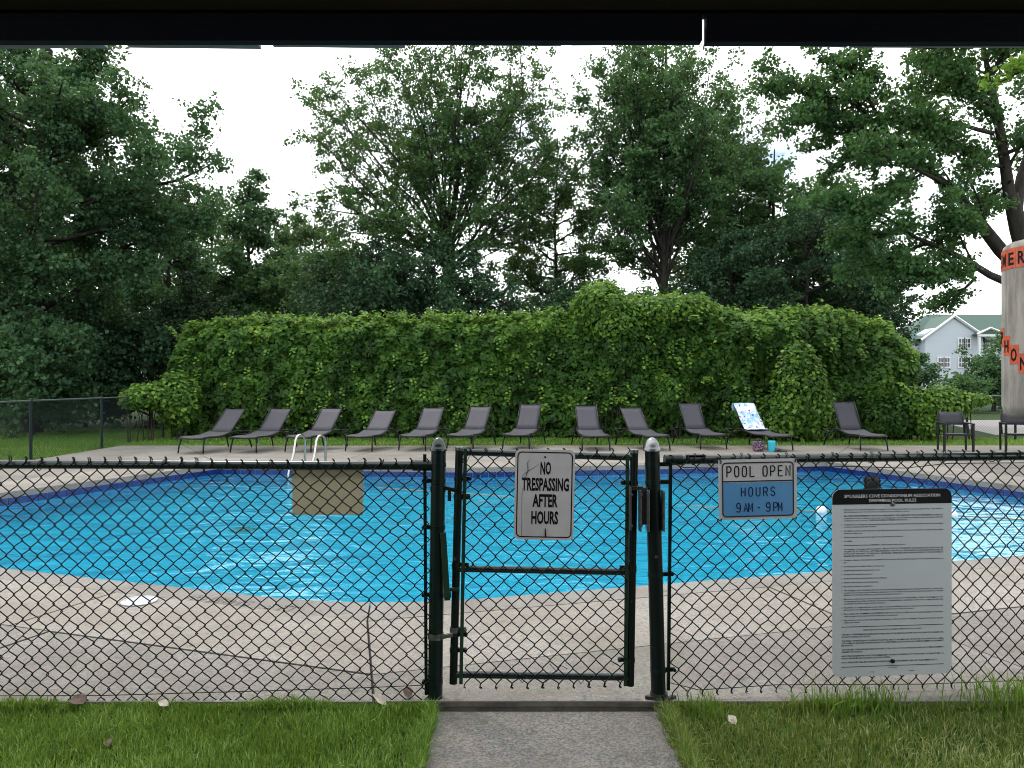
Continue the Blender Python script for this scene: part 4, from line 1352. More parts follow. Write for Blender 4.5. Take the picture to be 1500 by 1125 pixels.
for k, chh in enumerate('EMERGENCY'):
    sticker(0.13 + .262 * k, wz(379, PY), chh, .062, .105)
for k, chh in enumerate('PHONE'):
    sticker(0.26 + .235 * k, wz(493 + 13.2 * k, PY), chh, .062, .10)
MB().tube([(PR + .02, .06, -.08), (PR + .02, .06, zt_ + .1)], .035, 12).build('post', M_farpost, ph)
MB().box((PR - .02, .05, (zt_ + zb_) / 2), (.08, .12, .3), None, .01).build('bracket', M_pewter, ph)
# ================================================================ leaves, trees, hedge, grass
def leaf_quads(pos, size, nrm=None, droop=0.25, spread=1.0, rng=RNG):
    """folded diamond leaves; pos (N,3), size (N,), nrm (N,3) preferred facing"""
    N = len(pos)
    rv = rng.normal(size=(N, 3))
    if nrm is None:
        n = rv + np.array([0, 0, 0.5])
    else:
        n = nrm + rv * spread * 0.5
    n /= np.linalg.norm(n, axis=1, keepdims=True) + 1e-9
    a = rng.normal(size=(N, 3)) + np.array([0, 0, -droop * 2])
    t = a - n * np.sum(a * n, axis=1, keepdims=True)
    t /= np.linalg.norm(t, axis=1, keepdims=True) + 1e-9
    s = np.cross(n, t)
    L = size[:, None]
    wd = L * rng.uniform(0.32, 0.46, (N, 1))
    v0 = pos - t * L * 0.5
    v2 = pos + t * L * 0.5
    mid = pos - t * L * 0.06 - n * L * 0.07
    v1 = mid + s * wd + n * L * 0.12
    v3 = mid - s * wd + n * L * 0.12
    V = np.stack([v0, v1, v2, v3], axis=1).reshape(-1, 3)
    return V

def leaves_mesh(name, pos, size, rnd, nrm=None, droop=0.25, spread=1.0):
    V = leaf_quads(pos, size, nrm, droop, spread)
    me = np_mesh(name, V, np.arange(len(V)), 4)
    face_attr(me, 'rnd', rnd)
    return me

def tubes_np(branches):
    """branches: list of (pts (m,3), radii (m,), nsides)"""
    VV, LL, base = [], [], 0
    for pts, rad, ns in branches:
        m = len(pts)
        t = np.gradient(pts, axis=0)
        t /= np.linalg.norm(t, axis=1, keepdims=True) + 1e-9
        ref = np.array([0.31, 0.95, 0.05]) if abs(t[0][2]) > 0.7 else np.array([0.05, 0.1, 1.0])
        u = np.cross(t, ref); u /= np.linalg.norm(u, axis=1, keepdims=True) + 1e-9
        w = np.cross(t, u)
        an = np.arange(ns) * 2 * np.pi / ns
        ring_ = pts[:, None, :] + rad[:, None, None] * (u[:, None, :] * np.cos(an)[None, :, None] + w[:, None, :] * np.sin(an)[None, :, None])
        VV.append(ring_.reshape(-1, 3))
        i = np.arange(m - 1)[:, None] * ns
        k = np.arange(ns)[None, :]
        k2 = (k + 1) % ns
        LL.append((np.stack([i + k, i + k2, i + ns + k2, i + ns + k], axis=2) + base).reshape(-1))
        base += m * ns
    return np.concatenate(VV), np.concatenate(LL)

def curve_pts(p0, d, L, m, wob, up, rng):
    pts = [np.array(p0, float)]
    d = np.array(d, float); d /= np.linalg.norm(d)
    for k in range(m):
        d = d + rng.normal(size=3) * wob + np.array([0, 0, up])
        d /= np.linalg.norm(d)
        pts.append(pts[-1] + d * L / m)
    return np.array(pts)

def side_dir(t, ang, az):
    t = t / np.linalg.norm(t)
    ref = np.array([0, 0, 1.0]) if abs(t[2]) < 0.95 else np.array([1.0, 0, 0])
    u = np.cross(t, ref); u /= np.linalg.norm(u)
    w = np.cross(t, u)
    return t * math.cos(ang) + (u * math.cos(az) + w * math.sin(az)) * math.sin(ang)

def tree(name, label, base, limbs, trunk, nleaf, leaf, mat, seed, group='trees behind the pool', cat='tree',
         n2=9, n3=5, len2=0.42, len3=0.45, up2=0.04, clump=0.30, trunk_r=0.2, shade_rnd=(0.0, 1.0), leaf_up=None, bark=None, taper=0.6, f0=0.22):
    """trunk: list of points (relative); limbs: list of (start point, end point, radius) relative to base, slightly bent.
    Secondary boughs, twigs and leaves grow from the limbs."""
    rng = np.random.default_rng(seed)
    root = empty(name, base, 0, label, cat, group)
    br = []
    tp = np.array(trunk, float)
    if len(tp) == 2:
        tp = np.array([tp[0], tp[0] * .65 + tp[1] * .35 + rng.normal(size=3) * .08, tp[0] * .3 + tp[1] * .7 + rng.normal(size=3) * .08, tp[1]])
    br.append((tp, np.linspace(trunk_r, trunk_r * taper, len(tp)) * np.r_[1.25, np.ones(len(tp) - 1)], 9))
    tw_p, tw_w = [], []
    for (s, e, r) in limbs:
        s, e = np.array(s, float), np.array(e, float)
        m = 7
        L = np.linalg.norm(e - s)
        bow = rng.normal(size=3) * L * 0.04
        ts = np.linspace(0, 1, m + 1)[:, None]
        pts = s + (e - s) * ts + bow * np.sin(ts * np.pi) + np.cumsum(rng.normal(size=(m + 1, 3)) * L * 0.008, axis=0)
        pts[0] = s
        br.append((pts, np.linspace(r, max(0.012, r * 0.16), m + 1), 6))
        for j in range(n2):
            f = f0 + (1 - f0) * (j + rng.uniform(0, 1)) / n2
            x = f * m
            k = min(int(x), m - 1)
            p = pts[k] + (pts[k + 1] - pts[k]) * (x - k)
            tdir = pts[k + 1] - pts[k]
            d2 = side_dir(tdir, rng.uniform(0.45, 1.15), rng.uniform(0, 6.28))
            l2 = L * len2 * (1.15 - 0.6 * f) * rng.uniform(0.7, 1.2)
            p2 = curve_pts(p, d2, l2, 4, 0.12, up2, rng)
            r2 = max(0.010, r * 0.32 * (1.1 - 0.7 * f))
            br.append((p2, np.linspace(r2, 0.008, 5), 4))
            tw_p.append(p2[2:]); tw_w.append(l2 * 0.5)
            for q in range(n3):
                g = rng.uniform(0.25, 1.0) * 4
                kk = min(int(g), 3)
                pp = p2[kk] + (p2[kk + 1] - p2[kk]) * (g - kk)
                d3 = side_dir(p2[kk + 1] - p2[kk], rng.uniform(0.4, 1.2), rng.uniform(0, 6.28))
                l3 = l2 * len3 * rng.uniform(0.6, 1.2)
                p3 = curve_pts(pp, d3, l3, 3, 0.18, up2, rng)
                br.append((p3, np.linspace(0.010, 0.005, 4), 3))
                tw_p.append(p3[1:]); tw_w.append(l3)
    V, Lp = tubes_np(br)
    me = np_mesh('trunk', V, Lp, 4)
    me.polygons.foreach_set('use_smooth', [True] * len(me.polygons))
    link_mesh('trunk', me, bark or M_bark, root)
    # leaves: clusters along the twigs
    w = np.array(tw_w); w = w / w.sum()
    PER = 9
    nt_ = nleaf // PER
    ids = rng.choice(len(tw_p), size=nt_, p=w)
    P = np.empty((nt_, 3))
    for i in np.unique(ids):
        sel = np.where(ids == i)[0]
        pp = tw_p[i]
        f = rng.uniform(0, len(pp) - 1.001, len(sel))
        k = f.astype(int)
        P[sel] = pp[k] + (pp[k + 1] - pp[k]) * (f - k)[:, None]
    P += np.clip(rng.normal(size=P.shape), -1.6, 1.6) * clump * 0.75 * np.array([1, 1, 0.7])
    tone = rng.uniform(0, 1, len(tw_p))[ids] * .5 + rng.uniform(0, 1, nt_) * .5
    nleaf = nt_ * PER
    P = np.repeat(P, PER, axis=0) + np.clip(rng.normal(size=(nleaf, 3)), -1.8, 1.8) * max(leaf * 0.85, clump * 0.38) * np.array([1, 1, 0.6])
    rv = np.clip(0.6 * np.repeat(tone, PER) + 0.4 * rng.uniform(0, 1, nleaf), 0, 1)
    rv = shade_rnd[0] + (shade_rnd[1] - shade_rnd[0]) * rv
    sz = leaf * rng.uniform(0.65, 1.3, nleaf)
    me = leaves_mesh('crown', P, sz, rv, None, 0.35)
    tag(link_mesh('crown', me, mat, root), kind='stuff')
    return root

def radial_limbs(z0, z1, R0, n, rng, top, zjit=0.6, r=0.09, vase=False, fork=None, inner=0.0):
    """limbs spreading from a central stem; crown radius R0 at mid height, closing towards the top"""
    res = []
    for k in range(n):
        f = (k + 0.5) / n
        az = k * 2.399 + rng.uniform(-.4, .4)
        if vase:
            ang = rng.uniform(0.05, 1.0) ** 0.7
            zt = top - (top - z1) * ang * rng.uniform(0.75, 1.05)
            rad = R0 * ang * rng.uniform(0.8, 1.1)
            s = (0, 0, fork + rng.uniform(-.5, .6))
            res.append((s, (rad * math.cos(az), rad * math.sin(az), zt), r * rng.uniform(.6, 1.1)))
        else:
            zs = z0 + (top - z0) * f * 0.92
            prof = math.sin(math.pi * min(1.0, 0.22 + 0.80 * f)) ** 0.8
            rad = R0 * max(0.22, prof) * rng.uniform(0.75, 1.12)
            res.append(((0, 0, zs), (rad * math.cos(az), rad * math.sin(az), zs + rad * rng.uniform(0.15, 0.6)), r * (1.1 - .7 * f)))
    return res

LM_dark = leaf_mat('leaf_maple_dark', (0.016, 0.046, 0.023), (0.038, 0.095, 0.042), (0.090, 0.170, 0.065), 0.30)
LM_mid = leaf_mat('leaf_green', (0.018, 0.050, 0.021), (0.041, 0.103, 0.039), (0.098, 0.182, 0.060), 0.32)
LM_fan = leaf_mat('leaf_fan_green', (0.019, 0.050, 0.018), (0.041, 0.102, 0.033), (0.098, 0.180, 0.052), 0.33)
LM_pop = leaf_mat('leaf_poplar', (0.018, 0.050, 0.018), (0.040, 0.104, 0.034), (0.095, 0.180, 0.055), 0.34)
LM_light = leaf_mat('leaf_light_green', (0.03, 0.065, 0.028), (0.055, 0.115, 0.045), (0.10, 0.17, 0.06), 0.3)
LM_ever = leaf_mat('leaf_evergreen', (0.012, 0.036, 0.017), (0.026, 0.068, 0.030), (0.052, 0.112, 0.046), 0.18)
LM_vine = leaf_mat('leaf_vine', (0.013, 0.038, 0.008), (0.042, 0.110, 0.015), (0.165, 0.285, 0.036), 0.32, 0.55)
LM_vined = leaf_mat('leaf_vine_dark', (0.008, 0.022, 0.010), (0.015, 0.036, 0.014), (0.028, 0.06, 0.02), 0.15)

def std_tree(name, label, px, Y, top_py, R0, nleaf, leaf, mat, seed, low=1.2, nl=22, tr=0.16, **kw):
    rng = np.random.default_rng(seed + 500)
    top = wz(top_py, Y)
    limbs = radial_limbs(low, 0, R0, nl, rng, top, r=tr * 0.55)
    nleaf, leaf = int(nleaf * 1.45), leaf * 0.76
    return tree(name, label, (wx(px, Y), Y, -0.08), limbs, [(0, 0, 0), (rng.uniform(-.3, .3), rng.uniform(-.3, .3), top * .97)], nleaf, leaf, mat, seed, trunk_r=tr, taper=0.12, **kw)

# --- big maple on the left
rng = np.random.default_rng(31)
Yl = 25.0
base = (wx(45, Yl), Yl, -0.08)
limbs = radial_limbs(3.0, 0, 4.1, 34, rng, 13.2, r=0.13)
for (px, py, dy, r) in ((322, 225, -1.5, .10), (300, 275, -.5, .08), (200, 150, -1, .10), (240, 330, 0, .09), (215, 400, -.5, .07), (90, 110, -3, .1), (150, 90, 0, .1), (160, 70, 0, .1)):
    limbs.append(((0.3, 0, wz(py, Yl) - 1.6 if py < 300 else wz(py, Yl) - .6), (wx(px, Yl + dy) - base[0], dy, wz(py, Yl + dy)), r))
tree('maple_tree', 'huge dark maple filling the left edge behind the lawn', base, limbs, [(0, 0, 0), (0.4, 0.2, 12.6)], 100000, 0.125, LM_dark, 1, trunk_r=0.3, clump=0.30, len2=0.36)
std_tree('maple_tree', 'second tall dark maple further back at the far left', -70, 31, 60, 5.2, 26000, 0.26, LM_dark, 2, nl=26, tr=.22)
# --- understory on the left
std_tree('shrub', 'dark leafy shrub at the far left edge of the lawn', 20, 27.5, 430, 3.4, 14000, 0.20, LM_ever, 3, low=.2, nl=22, tr=.07, cat='shrub', group='undergrowth at the left')
std_tree('shrub', 'dark shrub hiding the foot of the big left maple', 48, 23.6, 450, 2.0, 11000, 0.18, LM_dark, 28, low=.2, nl=24, tr=.06, cat='shrub', group='undergrowth at the left')
std_tree('shrub', 'dark dense shrub between the fence posts at the lawn edge', 125, 28.5, 425, 3.0, 14000, 0.19, LM_mid, 4, low=.2, nl=22, tr=.07, cat='shrub', group='undergrowth at the left')
std_tree('shrub', 'shadowy shrub against the left end of the hedge', 222, 27.5, 455, 2.4, 12000, 0.19, LM_ever, 5, low=.2, nl=20, tr=.07, cat='shrub', group='undergrowth at the left')
std_tree('vine_snag', 'dark vine smothered snag rising above the left end of the hedge', 282, 27.0, 385, 1.0, 6500, 0.17, LM_vined, 6, low=.5, nl=18, tr=.12, cat='tree', clump=.25)
std_tree('vine_snag', 'low dark vine mound just right of the taller snag', 318, 27.5, 428, 0.95, 4500, 0.17, LM_vined, 66, low=.5, nl=14, tr=.10, cat='tree', clump=.25)
# --- trees between the maple and the central tree
std_tree('tall_tree', 'bluish green tree with a pointed top left of the gap of sky', 368, 38, 232, 2.0, 15000, 0.22, LM_dark, 7, low=2.0, nl=30, tr=.2)
std_tree('tall_tree', 'dark tree leaning out under the maple bough', 250, 35, 310, 2.8, 17000, 0.21, LM_dark, 8, low=1.5, nl=24, tr=.18)
std_tree('tall_tree', 'middle sized tree half hidden by the maple bough', 312, 41, 285, 2.6, 15000, 0.2, LM_fan, 29, low=1.5, nl=28, tr=.15)
std_tree('tall_tree', 'rounded lower tree between the pointed tree and the pale one', 415, 36, 352, 2.2, 12000, 0.19, LM_mid, 30, low=1.0, nl=24, tr=.13)
std_tree('tall_tree', 'pale green distant tree left of the central tree', 455, 44, 305, 3.8, 20000, 0.24, LM_light, 9, low=1.5, nl=26, tr=.18)
std_tree('tall_tree', 'lower pale tree in front of the distant green one', 505, 34, 345, 2.8, 14000, 0.2, LM_mid, 10, low=1.5, nl=22, tr=.15)
# --- central fan shaped tree
rng = np.random.default_rng(41)
Yc_ = 30.0
fork = wz(372, Yc_)
limbs = []
ends = [(468, 150), (472, 235), (482, 105), (505, 90), (545, 60), (590, 40), (630, 30), (665, 20), (700, 30), (740, 45), (775, 60), (812, 95), (820, 160), (800, 220), (765, 270), (450, 300), (520, 250), (560, 160), (610, 120), (690, 110), (745, 150), (480, 330), (640, 200), (720, 230), (785, 120), (470, 190), (488, 130), (500, 180), (535, 120), (575, 90), (615, 70), (650, 60), (685, 60), (720, 80), (755, 100), (790, 180), (805, 250), (600, 240), (700, 170), (490, 280), (540, 310), (475, 355), (520, 365), (560, 335), (780, 325), (740, 330), (800, 295), (600, 310), (705, 300), (640, 290), (820, 200)]
for k, (px, py) in enumerate(ends):
    dy = rng.uniform(-4.0, 4.0)
    Y = Yc_ + dy
    limbs.append(((rng.uniform(-.12, .12), rng.uniform(-.12, .12), fork + rng.uniform(-.9, .7)), (wx(px, Y) - wx(657, Yc_), dy, wz(py, Y)), rng.uniform(.035, .08)))
tree('fan_tree', 'tall fan shaped tree at centre with many upright limbs', (wx(657, Yc_), Yc_, -0.08), limbs, [(0, 0, 0), (0, 0, fork * .5), (0, 0, fork + .2)], 66000, 0.116, LM_fan, 12, trunk_r=.26, clump=.17, n2=13, n3=7, len2=.22, f0=.27, len3=.42, up2=.08)
# --- layered dark evergreens in front of its trunk
for k, (px, Y, tp_, R0, nl_, sd_) in enumerate(((560, 27.0, 335, 2.5, 15000, 13), (640, 27.5, 328, 2.4, 15000, 14), (700, 26.5, 385, 2.0, 11000, 15), (515, 28.5, 385, 2.4, 10000, 16))):
    std_tree('evergreen_tree', ('left dark evergreen below the fan shaped tree', 'dark evergreen hiding the base of the fan shaped trunk', 'low dark evergreen right of the fan shaped trunk', 'low evergreen mound next to the pale tree')[k], px, Y, tp_, R0, nl_, 0.15, LM_ever, sd_, low=.8, nl=28, tr=.12, group='evergreens behind the hedge', up2=-.03, clump=.2)
# --- slim tree right of centre
std_tree('slim_tree', 'slim sparse tree between the two tall crowns', 812, 34, 195, 2.6, 24000, 0.15, LM_fan, 17, low=3, nl=34, tr=.12, clump=.24)
std_tree('evergreen_tree', 'dark low tree behind the leafy crest of the hedge', 830, 28, 395, 1.7, 7000, 0.16, LM_ever, 18, low=1, nl=18, tr=.1, group='evergreens behind the hedge')
# --- right tall tree with several stems
rng = np.random.default_rng(43)
Yr = 29.0
limbs = []
ends = [(870, 150), (880, 230), (905, 90), (935, 60), (960, 40), (1000, 45), (1030, 80), (1040, 140), (895, 300), (925, 190), (1060, 210), (1050, 280), (985, 130), (960, 220), (1015, 200), (1090, 160), (870, 350), (1075, 330), (940, 120), (1000, 300), (862, 190), (865, 260), (890, 110), (920, 75), (975, 70), (1020, 100), (1055, 150), (1085, 200), (950, 280), (900, 380), (1045, 240)]
fork = wz(425, Yr)
for k, (px, py) in enumerate(ends):
    dy = rng.uniform(-3.2, 3.2); Y = Yr + dy
    zs = fork + max(0, (425 - py)) / 1127 * Yr * rng.uniform(0.0, 0.5)
    py = max(py, 95)
    limbs.append(((rng.uniform(-.1, .1), 0, zs), (wx(px, Y) - wx(972, Yr), dy, wz(py, Y)), rng.uniform(.04, .08)))
tree('tall_tree', 'tall tree with dense dark crown right of centre', (wx(972, Yr), Yr, -0.08), limbs, [(0, 0, 0), (0, 0, 6), (.1, 0, 11), (.1, 0, 15)], 72000, 0.118, LM_mid, 19, trunk_r=.22, clump=.18, n2=13, n3=7, f0=.25, taper=.15, len2=.30, up2=.06)
std_tree('tall_tree', 'leafy tree filling the gap right of the tall dark crown', 1062, 34, 150, 2.6, 19000, 0.17, LM_fan, 26, low=3, nl=32, tr=.18)
std_tree('tall_tree', 'rounded green tree below the opening of bright cloud', 1215, 32, 235, 2.6, 15000, 0.17, LM_mid, 27, low=2.5, nl=28, tr=.18)
std_tree('tall_tree', 'broad dark tree between the tall crown and the right limbs', 1125, 31, 205, 3.1, 20000, 0.19, LM_mid, 20, low=3, nl=28, tr=.2)
# --- spreading dark conifers over the right end of the hedge
for k, (px, Y, tp_, R0, nl_, sd_) in enumerate(((1180, 27.0, 300, 3.0, 15000, 21), (1262, 28.0, 335, 2.1, 7000, 22), (1075, 27.5, 330, 2.3, 11000, 23))):
    std_tree('evergreen_tree', ('dark layered conifer above the right end of the hedge', 'thin dark conifer nearest to the white house', 'dark conifer left of the layered one behind the hedge')[k], px, Y, tp_, R0, nl_, 0.15, LM_ever, sd_, low=2.4, nl=22, tr=.14, group='evergreens behind the hedge', up2=-.04, clump=.2)
# --- big near tree on the right, limbs reaching in from outside the frame
rng = np.random.default_rng(47)
Yb = 17.0
bx_ = wx(1545, Yb)
def bp(px, py, dy=0.0): return (wx(px, Yb + dy) - bx_, dy, wz(py, Yb + dy))
limbs = [(bp(1510, 425), bp(1250, 300, -.8), .10), (bp(1500, 395), bp(1215, 120, .6), .17), (bp(1492, 330), bp(1445, 20, .3), .15),
         (bp(1350, 240, .3), bp(1130, 95, 0), .07), (bp(1455, 190), bp(1330, 150, -1), .05), (bp(1490, 300), bp(1600, 60, 1), .12), (bp(1400, 280, .2), bp(1260, 215, -1.4), .06),
         (bp(1450, 130), bp(1330, 40, 1), .07), (bp(1450, 110), bp(1500, 10, -1), .06), (bp(1400, 380, -.3), bp(1300, 420, -.6), .045), (bp(1360, 350, -.4), bp(1240, 395, .3), .045), (bp(1300, 190, .5), bp(1180, 195, 1.2), .05), (bp(1470, 240), bp(1390, 205, 1.0), .045), (bp(1240, 140, .4), bp(1110, 120, .8), .04), (bp(1300, 190, .5), bp(1260, 60, -.4), .05), (bp(1330, 215, .4), bp(1370, 90, .9), .05),
         (bp(1420, 395, -.2), bp(1330, 385, -.9), .04), (bp(1430, 400, -.1), bp(1370, 445, .5), .035), (bp(1330, 335, -.5), bp(1220, 345, .6), .035), (bp(1300, 325, -.5), bp(1195, 300, -1.2), .03), (bp(1360, 240, .3), bp(1290, 285, 1.2), .035), (bp(1250, 150, .5), bp(1150, 175, -.5), .03), (bp(1300, 190, .5), bp(1215, 245, .3), .04), (bp(1452, 150), bp(1390, 95, -.6), .04), (bp(1448, 60, .2), bp(1350, 65, -.8), .04), (bp(1260, 150, .5), bp(1190, 65, .3), .035), (bp(1470, 220), bp(1540, 170, -1), .05), (bp(1440, 330, 0), bp(1400, 320, -1.2), .03), (bp(1480, 260), bp(1430, 300, 1.0), .03)]
tree('poplar_tree', 'near leafy tree with long slanting limbs reaching in at right', (bx_, Yb, -0.08), limbs, [(0, 0, 0), bp(1520, 430), bp(1492, 330), bp(1480, 280)], 56000, 0.090, LM_pop, 24, trunk_r=.25, clump=.17, n2=9, n3=5, len2=.26, up2=.02)
# yellow green twig hanging in at the right edge
tree('young_tree', 'yellow green branch tip at the upper right edge', (wx(1620, 12), 12, -.08), [((0, 0, wz(60, 12)), (wx(1462, 12) - wx(1620, 12), 0, wz(112, 12)), .03)], [(0, 0, 0), (0, 0, wz(50, 12))], 700, .10, LM_vine, 25, trunk_r=.06, n2=7, n3=3, len2=.16, clump=.07, shade_rnd=(.5, 1.0))
# --- greenery around the white house
for k, (px, Y, tp_, R0, nl_, lm) in enumerate(((1348, 46, 508, 1.3, 2200, LM_dark), (1410, 42, 550, 1.3, 2600, LM_mid), (1455, 44, 515, 1.4, 4200, LM_dark), (1295, 50, 490, 1.6, 5000, LM_dark), (1500, 48, 480, 2.8, 9000, LM_mid))):
    std_tree('small_tree', ('dark small tree covering the left of the white house', 'low tree in front of the white house windows', 'dark tree in front of the right side of the white house', 'dark tree at the right end of the hedge', 'tree behind the emergency phone housing')[k], px, Y, tp_, R0, nl_, 0.2, lm, 80 + k, low=.3, nl=20, tr=.1, group='trees around the white house', clump=.24)
for k, (px, Y, tp_, R0) in enumerate(((-150, 62, 380, 6), (60, 60, 360, 6), (220, 64, 370, 6), (420, 66, 385, 6), (560, 62, 400, 6), (930, 66, 415, 5.5), (1080, 64, 405, 5.5), (1230, 70, 420, 5))):
    std_tree('far_tree', ('far tree beyond the left maple', 'far tree behind the lawn', 'far tree behind the snag', 'far tree left of the pale tree', 'far tree behind the low evergreen mound', 'far tree behind the right tall trunk', 'far tree behind the dark conifers', 'far tree left of the white house')[k], px, Y, tp_, R0, 9000, 0.36, LM_mid if k % 2 else LM_dark, 100 + k, low=.3, nl=22, tr=.2, group='far trees', clump=.5)

for k, (px, Y, tp_, R0) in enumerate(((-260, 36, 250, 4.5), (-470, 40, 270, 5.0), (-720, 44, 290, 5.0))):
    std_tree('tall_tree', ('tall tree just beyond the left edge of the lawn', 'tall tree well left of the lawn', 'outermost tall tree at the left')[k], px, Y, tp_, R0, 9000, 0.3, LM_dark, 130 + k, low=.4, nl=24, tr=.2, clump=.4)
for k, (px, Y, tp_, R0) in enumerate(((1760, 40, 230, 4.5), (1950, 44, 260, 5.0))):
    std_tree('tall_tree', ('tall tree just beyond the right edge past the road', 'outermost tall tree at the right')[k], px, Y, tp_, R0, 9000, 0.3, LM_mid, 140 + k, low=.4, nl=24, tr=.2, clump=.4)

# ================================================================ vine hedge
HP = [(247, 530), (252, 500), (264, 480), (300, 472), (400, 467), (470, 470), (550, 463), (600, 468), (660, 463), (720, 466), (780, 461), (835, 456), (850, 440), (865, 424), (880, 414), (897, 420), (912, 436), (950, 441), (990, 434), (1030, 438), (1060, 455), (1090, 460), (1150, 456), (1200, 453), (1250, 462), (1290, 472), (1316, 486), (1328, 502), (1335, 525)]
HY = 22.6
HX = np.array([wx(p, HY) for p, _ in HP]); HZ = np.array([wz(q, HY) for _, q in HP])
pr = np.random.default_rng(77)
FR = [(pr.uniform(.5, 3.2), pr.choice([-1, 1]) * pr.uniform(.5, 3.0), pr.uniform(0, 6.28), pr.uniform(.6, 1)) for _ in range(14)]
def lump(x, z):
    r = np.zeros_like(x)
    for a, b, c, d_ in FR:
        r += d_ * np.sin(a * x + b * z + c + 0.9 * np.sin(1.3 * b * x - a * z * 0.7 + 2 * c)) / (0.8 + 0.5 * (a + abs(b)))
    return r
def hedge_front(x, z):
    """y of the hedge face"""
    big = np.clip((x - 0.6) / 3.0, 0, 1)
    y = HY - 0.10 * lump(x, z) - 0.22 * big * (1 + lump(x * .8 + 3, z * .9)) - 0.35 * big
    y = y + 0.05 * np.maximum(0, z - 2.6) ** 2
    bc2 = wx(640, 22)
    rr_ = ((x - bc2) / 1.7) ** 2 + ((z - 0.2) / 1.9) ** 2
    y = y - 0.35 * np.sqrt(np.clip(1 - rr_, 0, 1))
    # the vines leave hollows low down
    y = y + 0.22 * np.clip(1.0 - z, 0, 1) * (1 + 0.8 * np.sin(2.1 * x + 1))
    return y
hedge = empty('vine_hedge', (0, HY, 0), 0, 'long tall vine covered hedge behind the row of loungers', 'hedge')
rng = np.random.default_rng(5)
x_lo, x_hi = HX[0], HX[-1]
N = 52000
x = rng.uniform(x_lo, x_hi, N)
zt_ = np.interp(x, HX, HZ) + 0.07 * np.sin(7 * x) + 0.05 * np.sin(17 * x + 1)
z = rng.uniform(0, 1, N) ** 0.92 * (zt_ + 0.05)
y = hedge_front(x, z) + np.abs(rng.normal(0, 0.15, N)) - 0.06 + 0.16 * np.clip(lump(x * 3.1 + 5, z * 3.4), -.6, .6)
# round the top edge backwards
topd = np.clip((zt_ - z) / 0.55, 0, 1)
y += 0.45 * (1 - topd) ** 2
e = 0.08
dydx = (hedge_front(x + e, z) - hedge_front(x - e, z)) / (2 * e)
dydz = (hedge_front(x, z + e) - hedge_front(x, z - e)) / (2 * e)
nrm = np.stack([dydx, -np.ones(N), dydz + 0.75 + 0.9 * (1 - topd)], axis=1)
# patchy density: drop leaves in hollows
keep = rng.uniform(0, 1, N) < np.clip(0.95 - 0.55 * np.clip(0.9 - z, 0, 1) * (0.6 + 0.5 * np.sin(1.7 * x)), 0.2, 1)
top_light = np.clip(1 - (zt_ - z) / 0.75, 0, 1)  # leaves near the top coloured lighter, painting in the light from above
rv = np.clip(0.50 * rng.uniform(0, 1, N) + 0.16 * (lump(x * 1.3, z * 1.3) + .6) + 0.62 * top_light * rng.uniform(0.4, 1, N), 0, 1)
P = np.stack([x, y - HY, z], axis=1)[keep]
me = leaves_mesh('foliage', P, rng.uniform(0.10, 0.20, N)[keep], rv[keep], nrm[keep], 0.5, 1.15)
tag(link_mesh('foliage', me, LM_vine, hedge), kind='stuff')
# top surface leaves and stray shoots, toned lighter for light from above
N = 14000
x = rng.uniform(x_lo + .1, x_hi - .1, N)
zt_ = np.interp(x, HX, HZ) + 0.07 * np.sin(7 * x) + 0.05 * np.sin(17 * x + 1)
yy = rng.uniform(0.2, 1.5, N)
z = zt_ - 0.10 * (yy - .7) ** 2 + rng.normal(0, .05, N) + np.where(rng.uniform(0, 1, N) < .10, rng.uniform(0, .22, N), 0)
me = leaves_mesh('top_foliage', np.stack([x, yy, z], axis=1), rng.uniform(.08, .15, N), np.clip(rng.uniform(.35, 1.1, N), 0, 1), np.tile([0, -.2, 1.0], (N, 1)), .3, 1.0)
tag(link_mesh('top_foliage', me, LM_vine, hedge), kind='stuff')
# long trailing sprays of bigger leaflets low on the right
sp_pos, sp_n = [], []
for (px, py) in ((905, 590), (918, 600), (1130, 555), (1160, 580), (1115, 600), (1140, 595), (790, 600), (1030, 560), (870, 425), (890, 440), (1010, 470)):
    x0_ = wx(px, 21.6); z0_ = wz(py, 21.6)
    for k in range(16):
        t = k / 15
        sp_pos.append((x0_ + .05 * (1 if k % 2 else -1) + .25 * t, -1.05 - .1 * (1 - t), z0_ + .28 * math.sin(2.5 * t) - .25 * t))
        sp_n.append((0, -.6, 1))
me = leaves_mesh('spray', np.array(sp_pos), RNG.uniform(.12, .17, len(sp_pos)), RNG.uniform(.5, 1, len(sp_pos)), np.array(sp_n), .4, .5)
tag(link_mesh('spray', me, LM_vine, hedge), kind='stuff')
sh_p, sh_n = [], []
r_ = random.Random(8)
for k in range(150):
    xx = r_.uniform(float(x_lo) + .2, float(x_hi) - .2)
    zz = float(np.interp(xx, HX, HZ)) - r_.uniform(0, .12)
    ln_ = r_.uniform(.12, .42); dx_ = r_.uniform(-.3, .3); yb_ = r_.uniform(0, .6)
    for q in range(int(5 + ln_ * 18)):
        t = q / (5 + ln_ * 18)
        sh_p.append((xx + dx_ * t + (.045 if q % 2 else -.045), yb_ - .15 * t, zz + ln_ * t - .25 * ln_ * t * t))
        sh_n.append((r_.uniform(-.6, .6), -.5, .8))
for k in range(110):
    xx = r_.uniform(float(x_lo) + .3, float(x_hi) - .3); zz = r_.uniform(.5, 3.0)
    if zz > float(np.interp(xx, HX, HZ)) - .3: continue
    yb_ = float(hedge_front(np.array([xx]), np.array([zz]))[0]) - HY - .1
    for q in range(9):
        t = q / 8
        sh_p.append((xx + .12 * math.sin(k) * t + (.05 if q % 2 else -.05), yb_ - .22 * t, zz + .12 * t - .42 * t * t))
        sh_n.append((0, -.7, .8))
me = leaves_mesh('shoots', np.array(sh_p), RNG.uniform(.08, .14, len(sh_p)), RNG.uniform(.35, 1, len(sh_p)), np.array(sh_n), .3, .6)
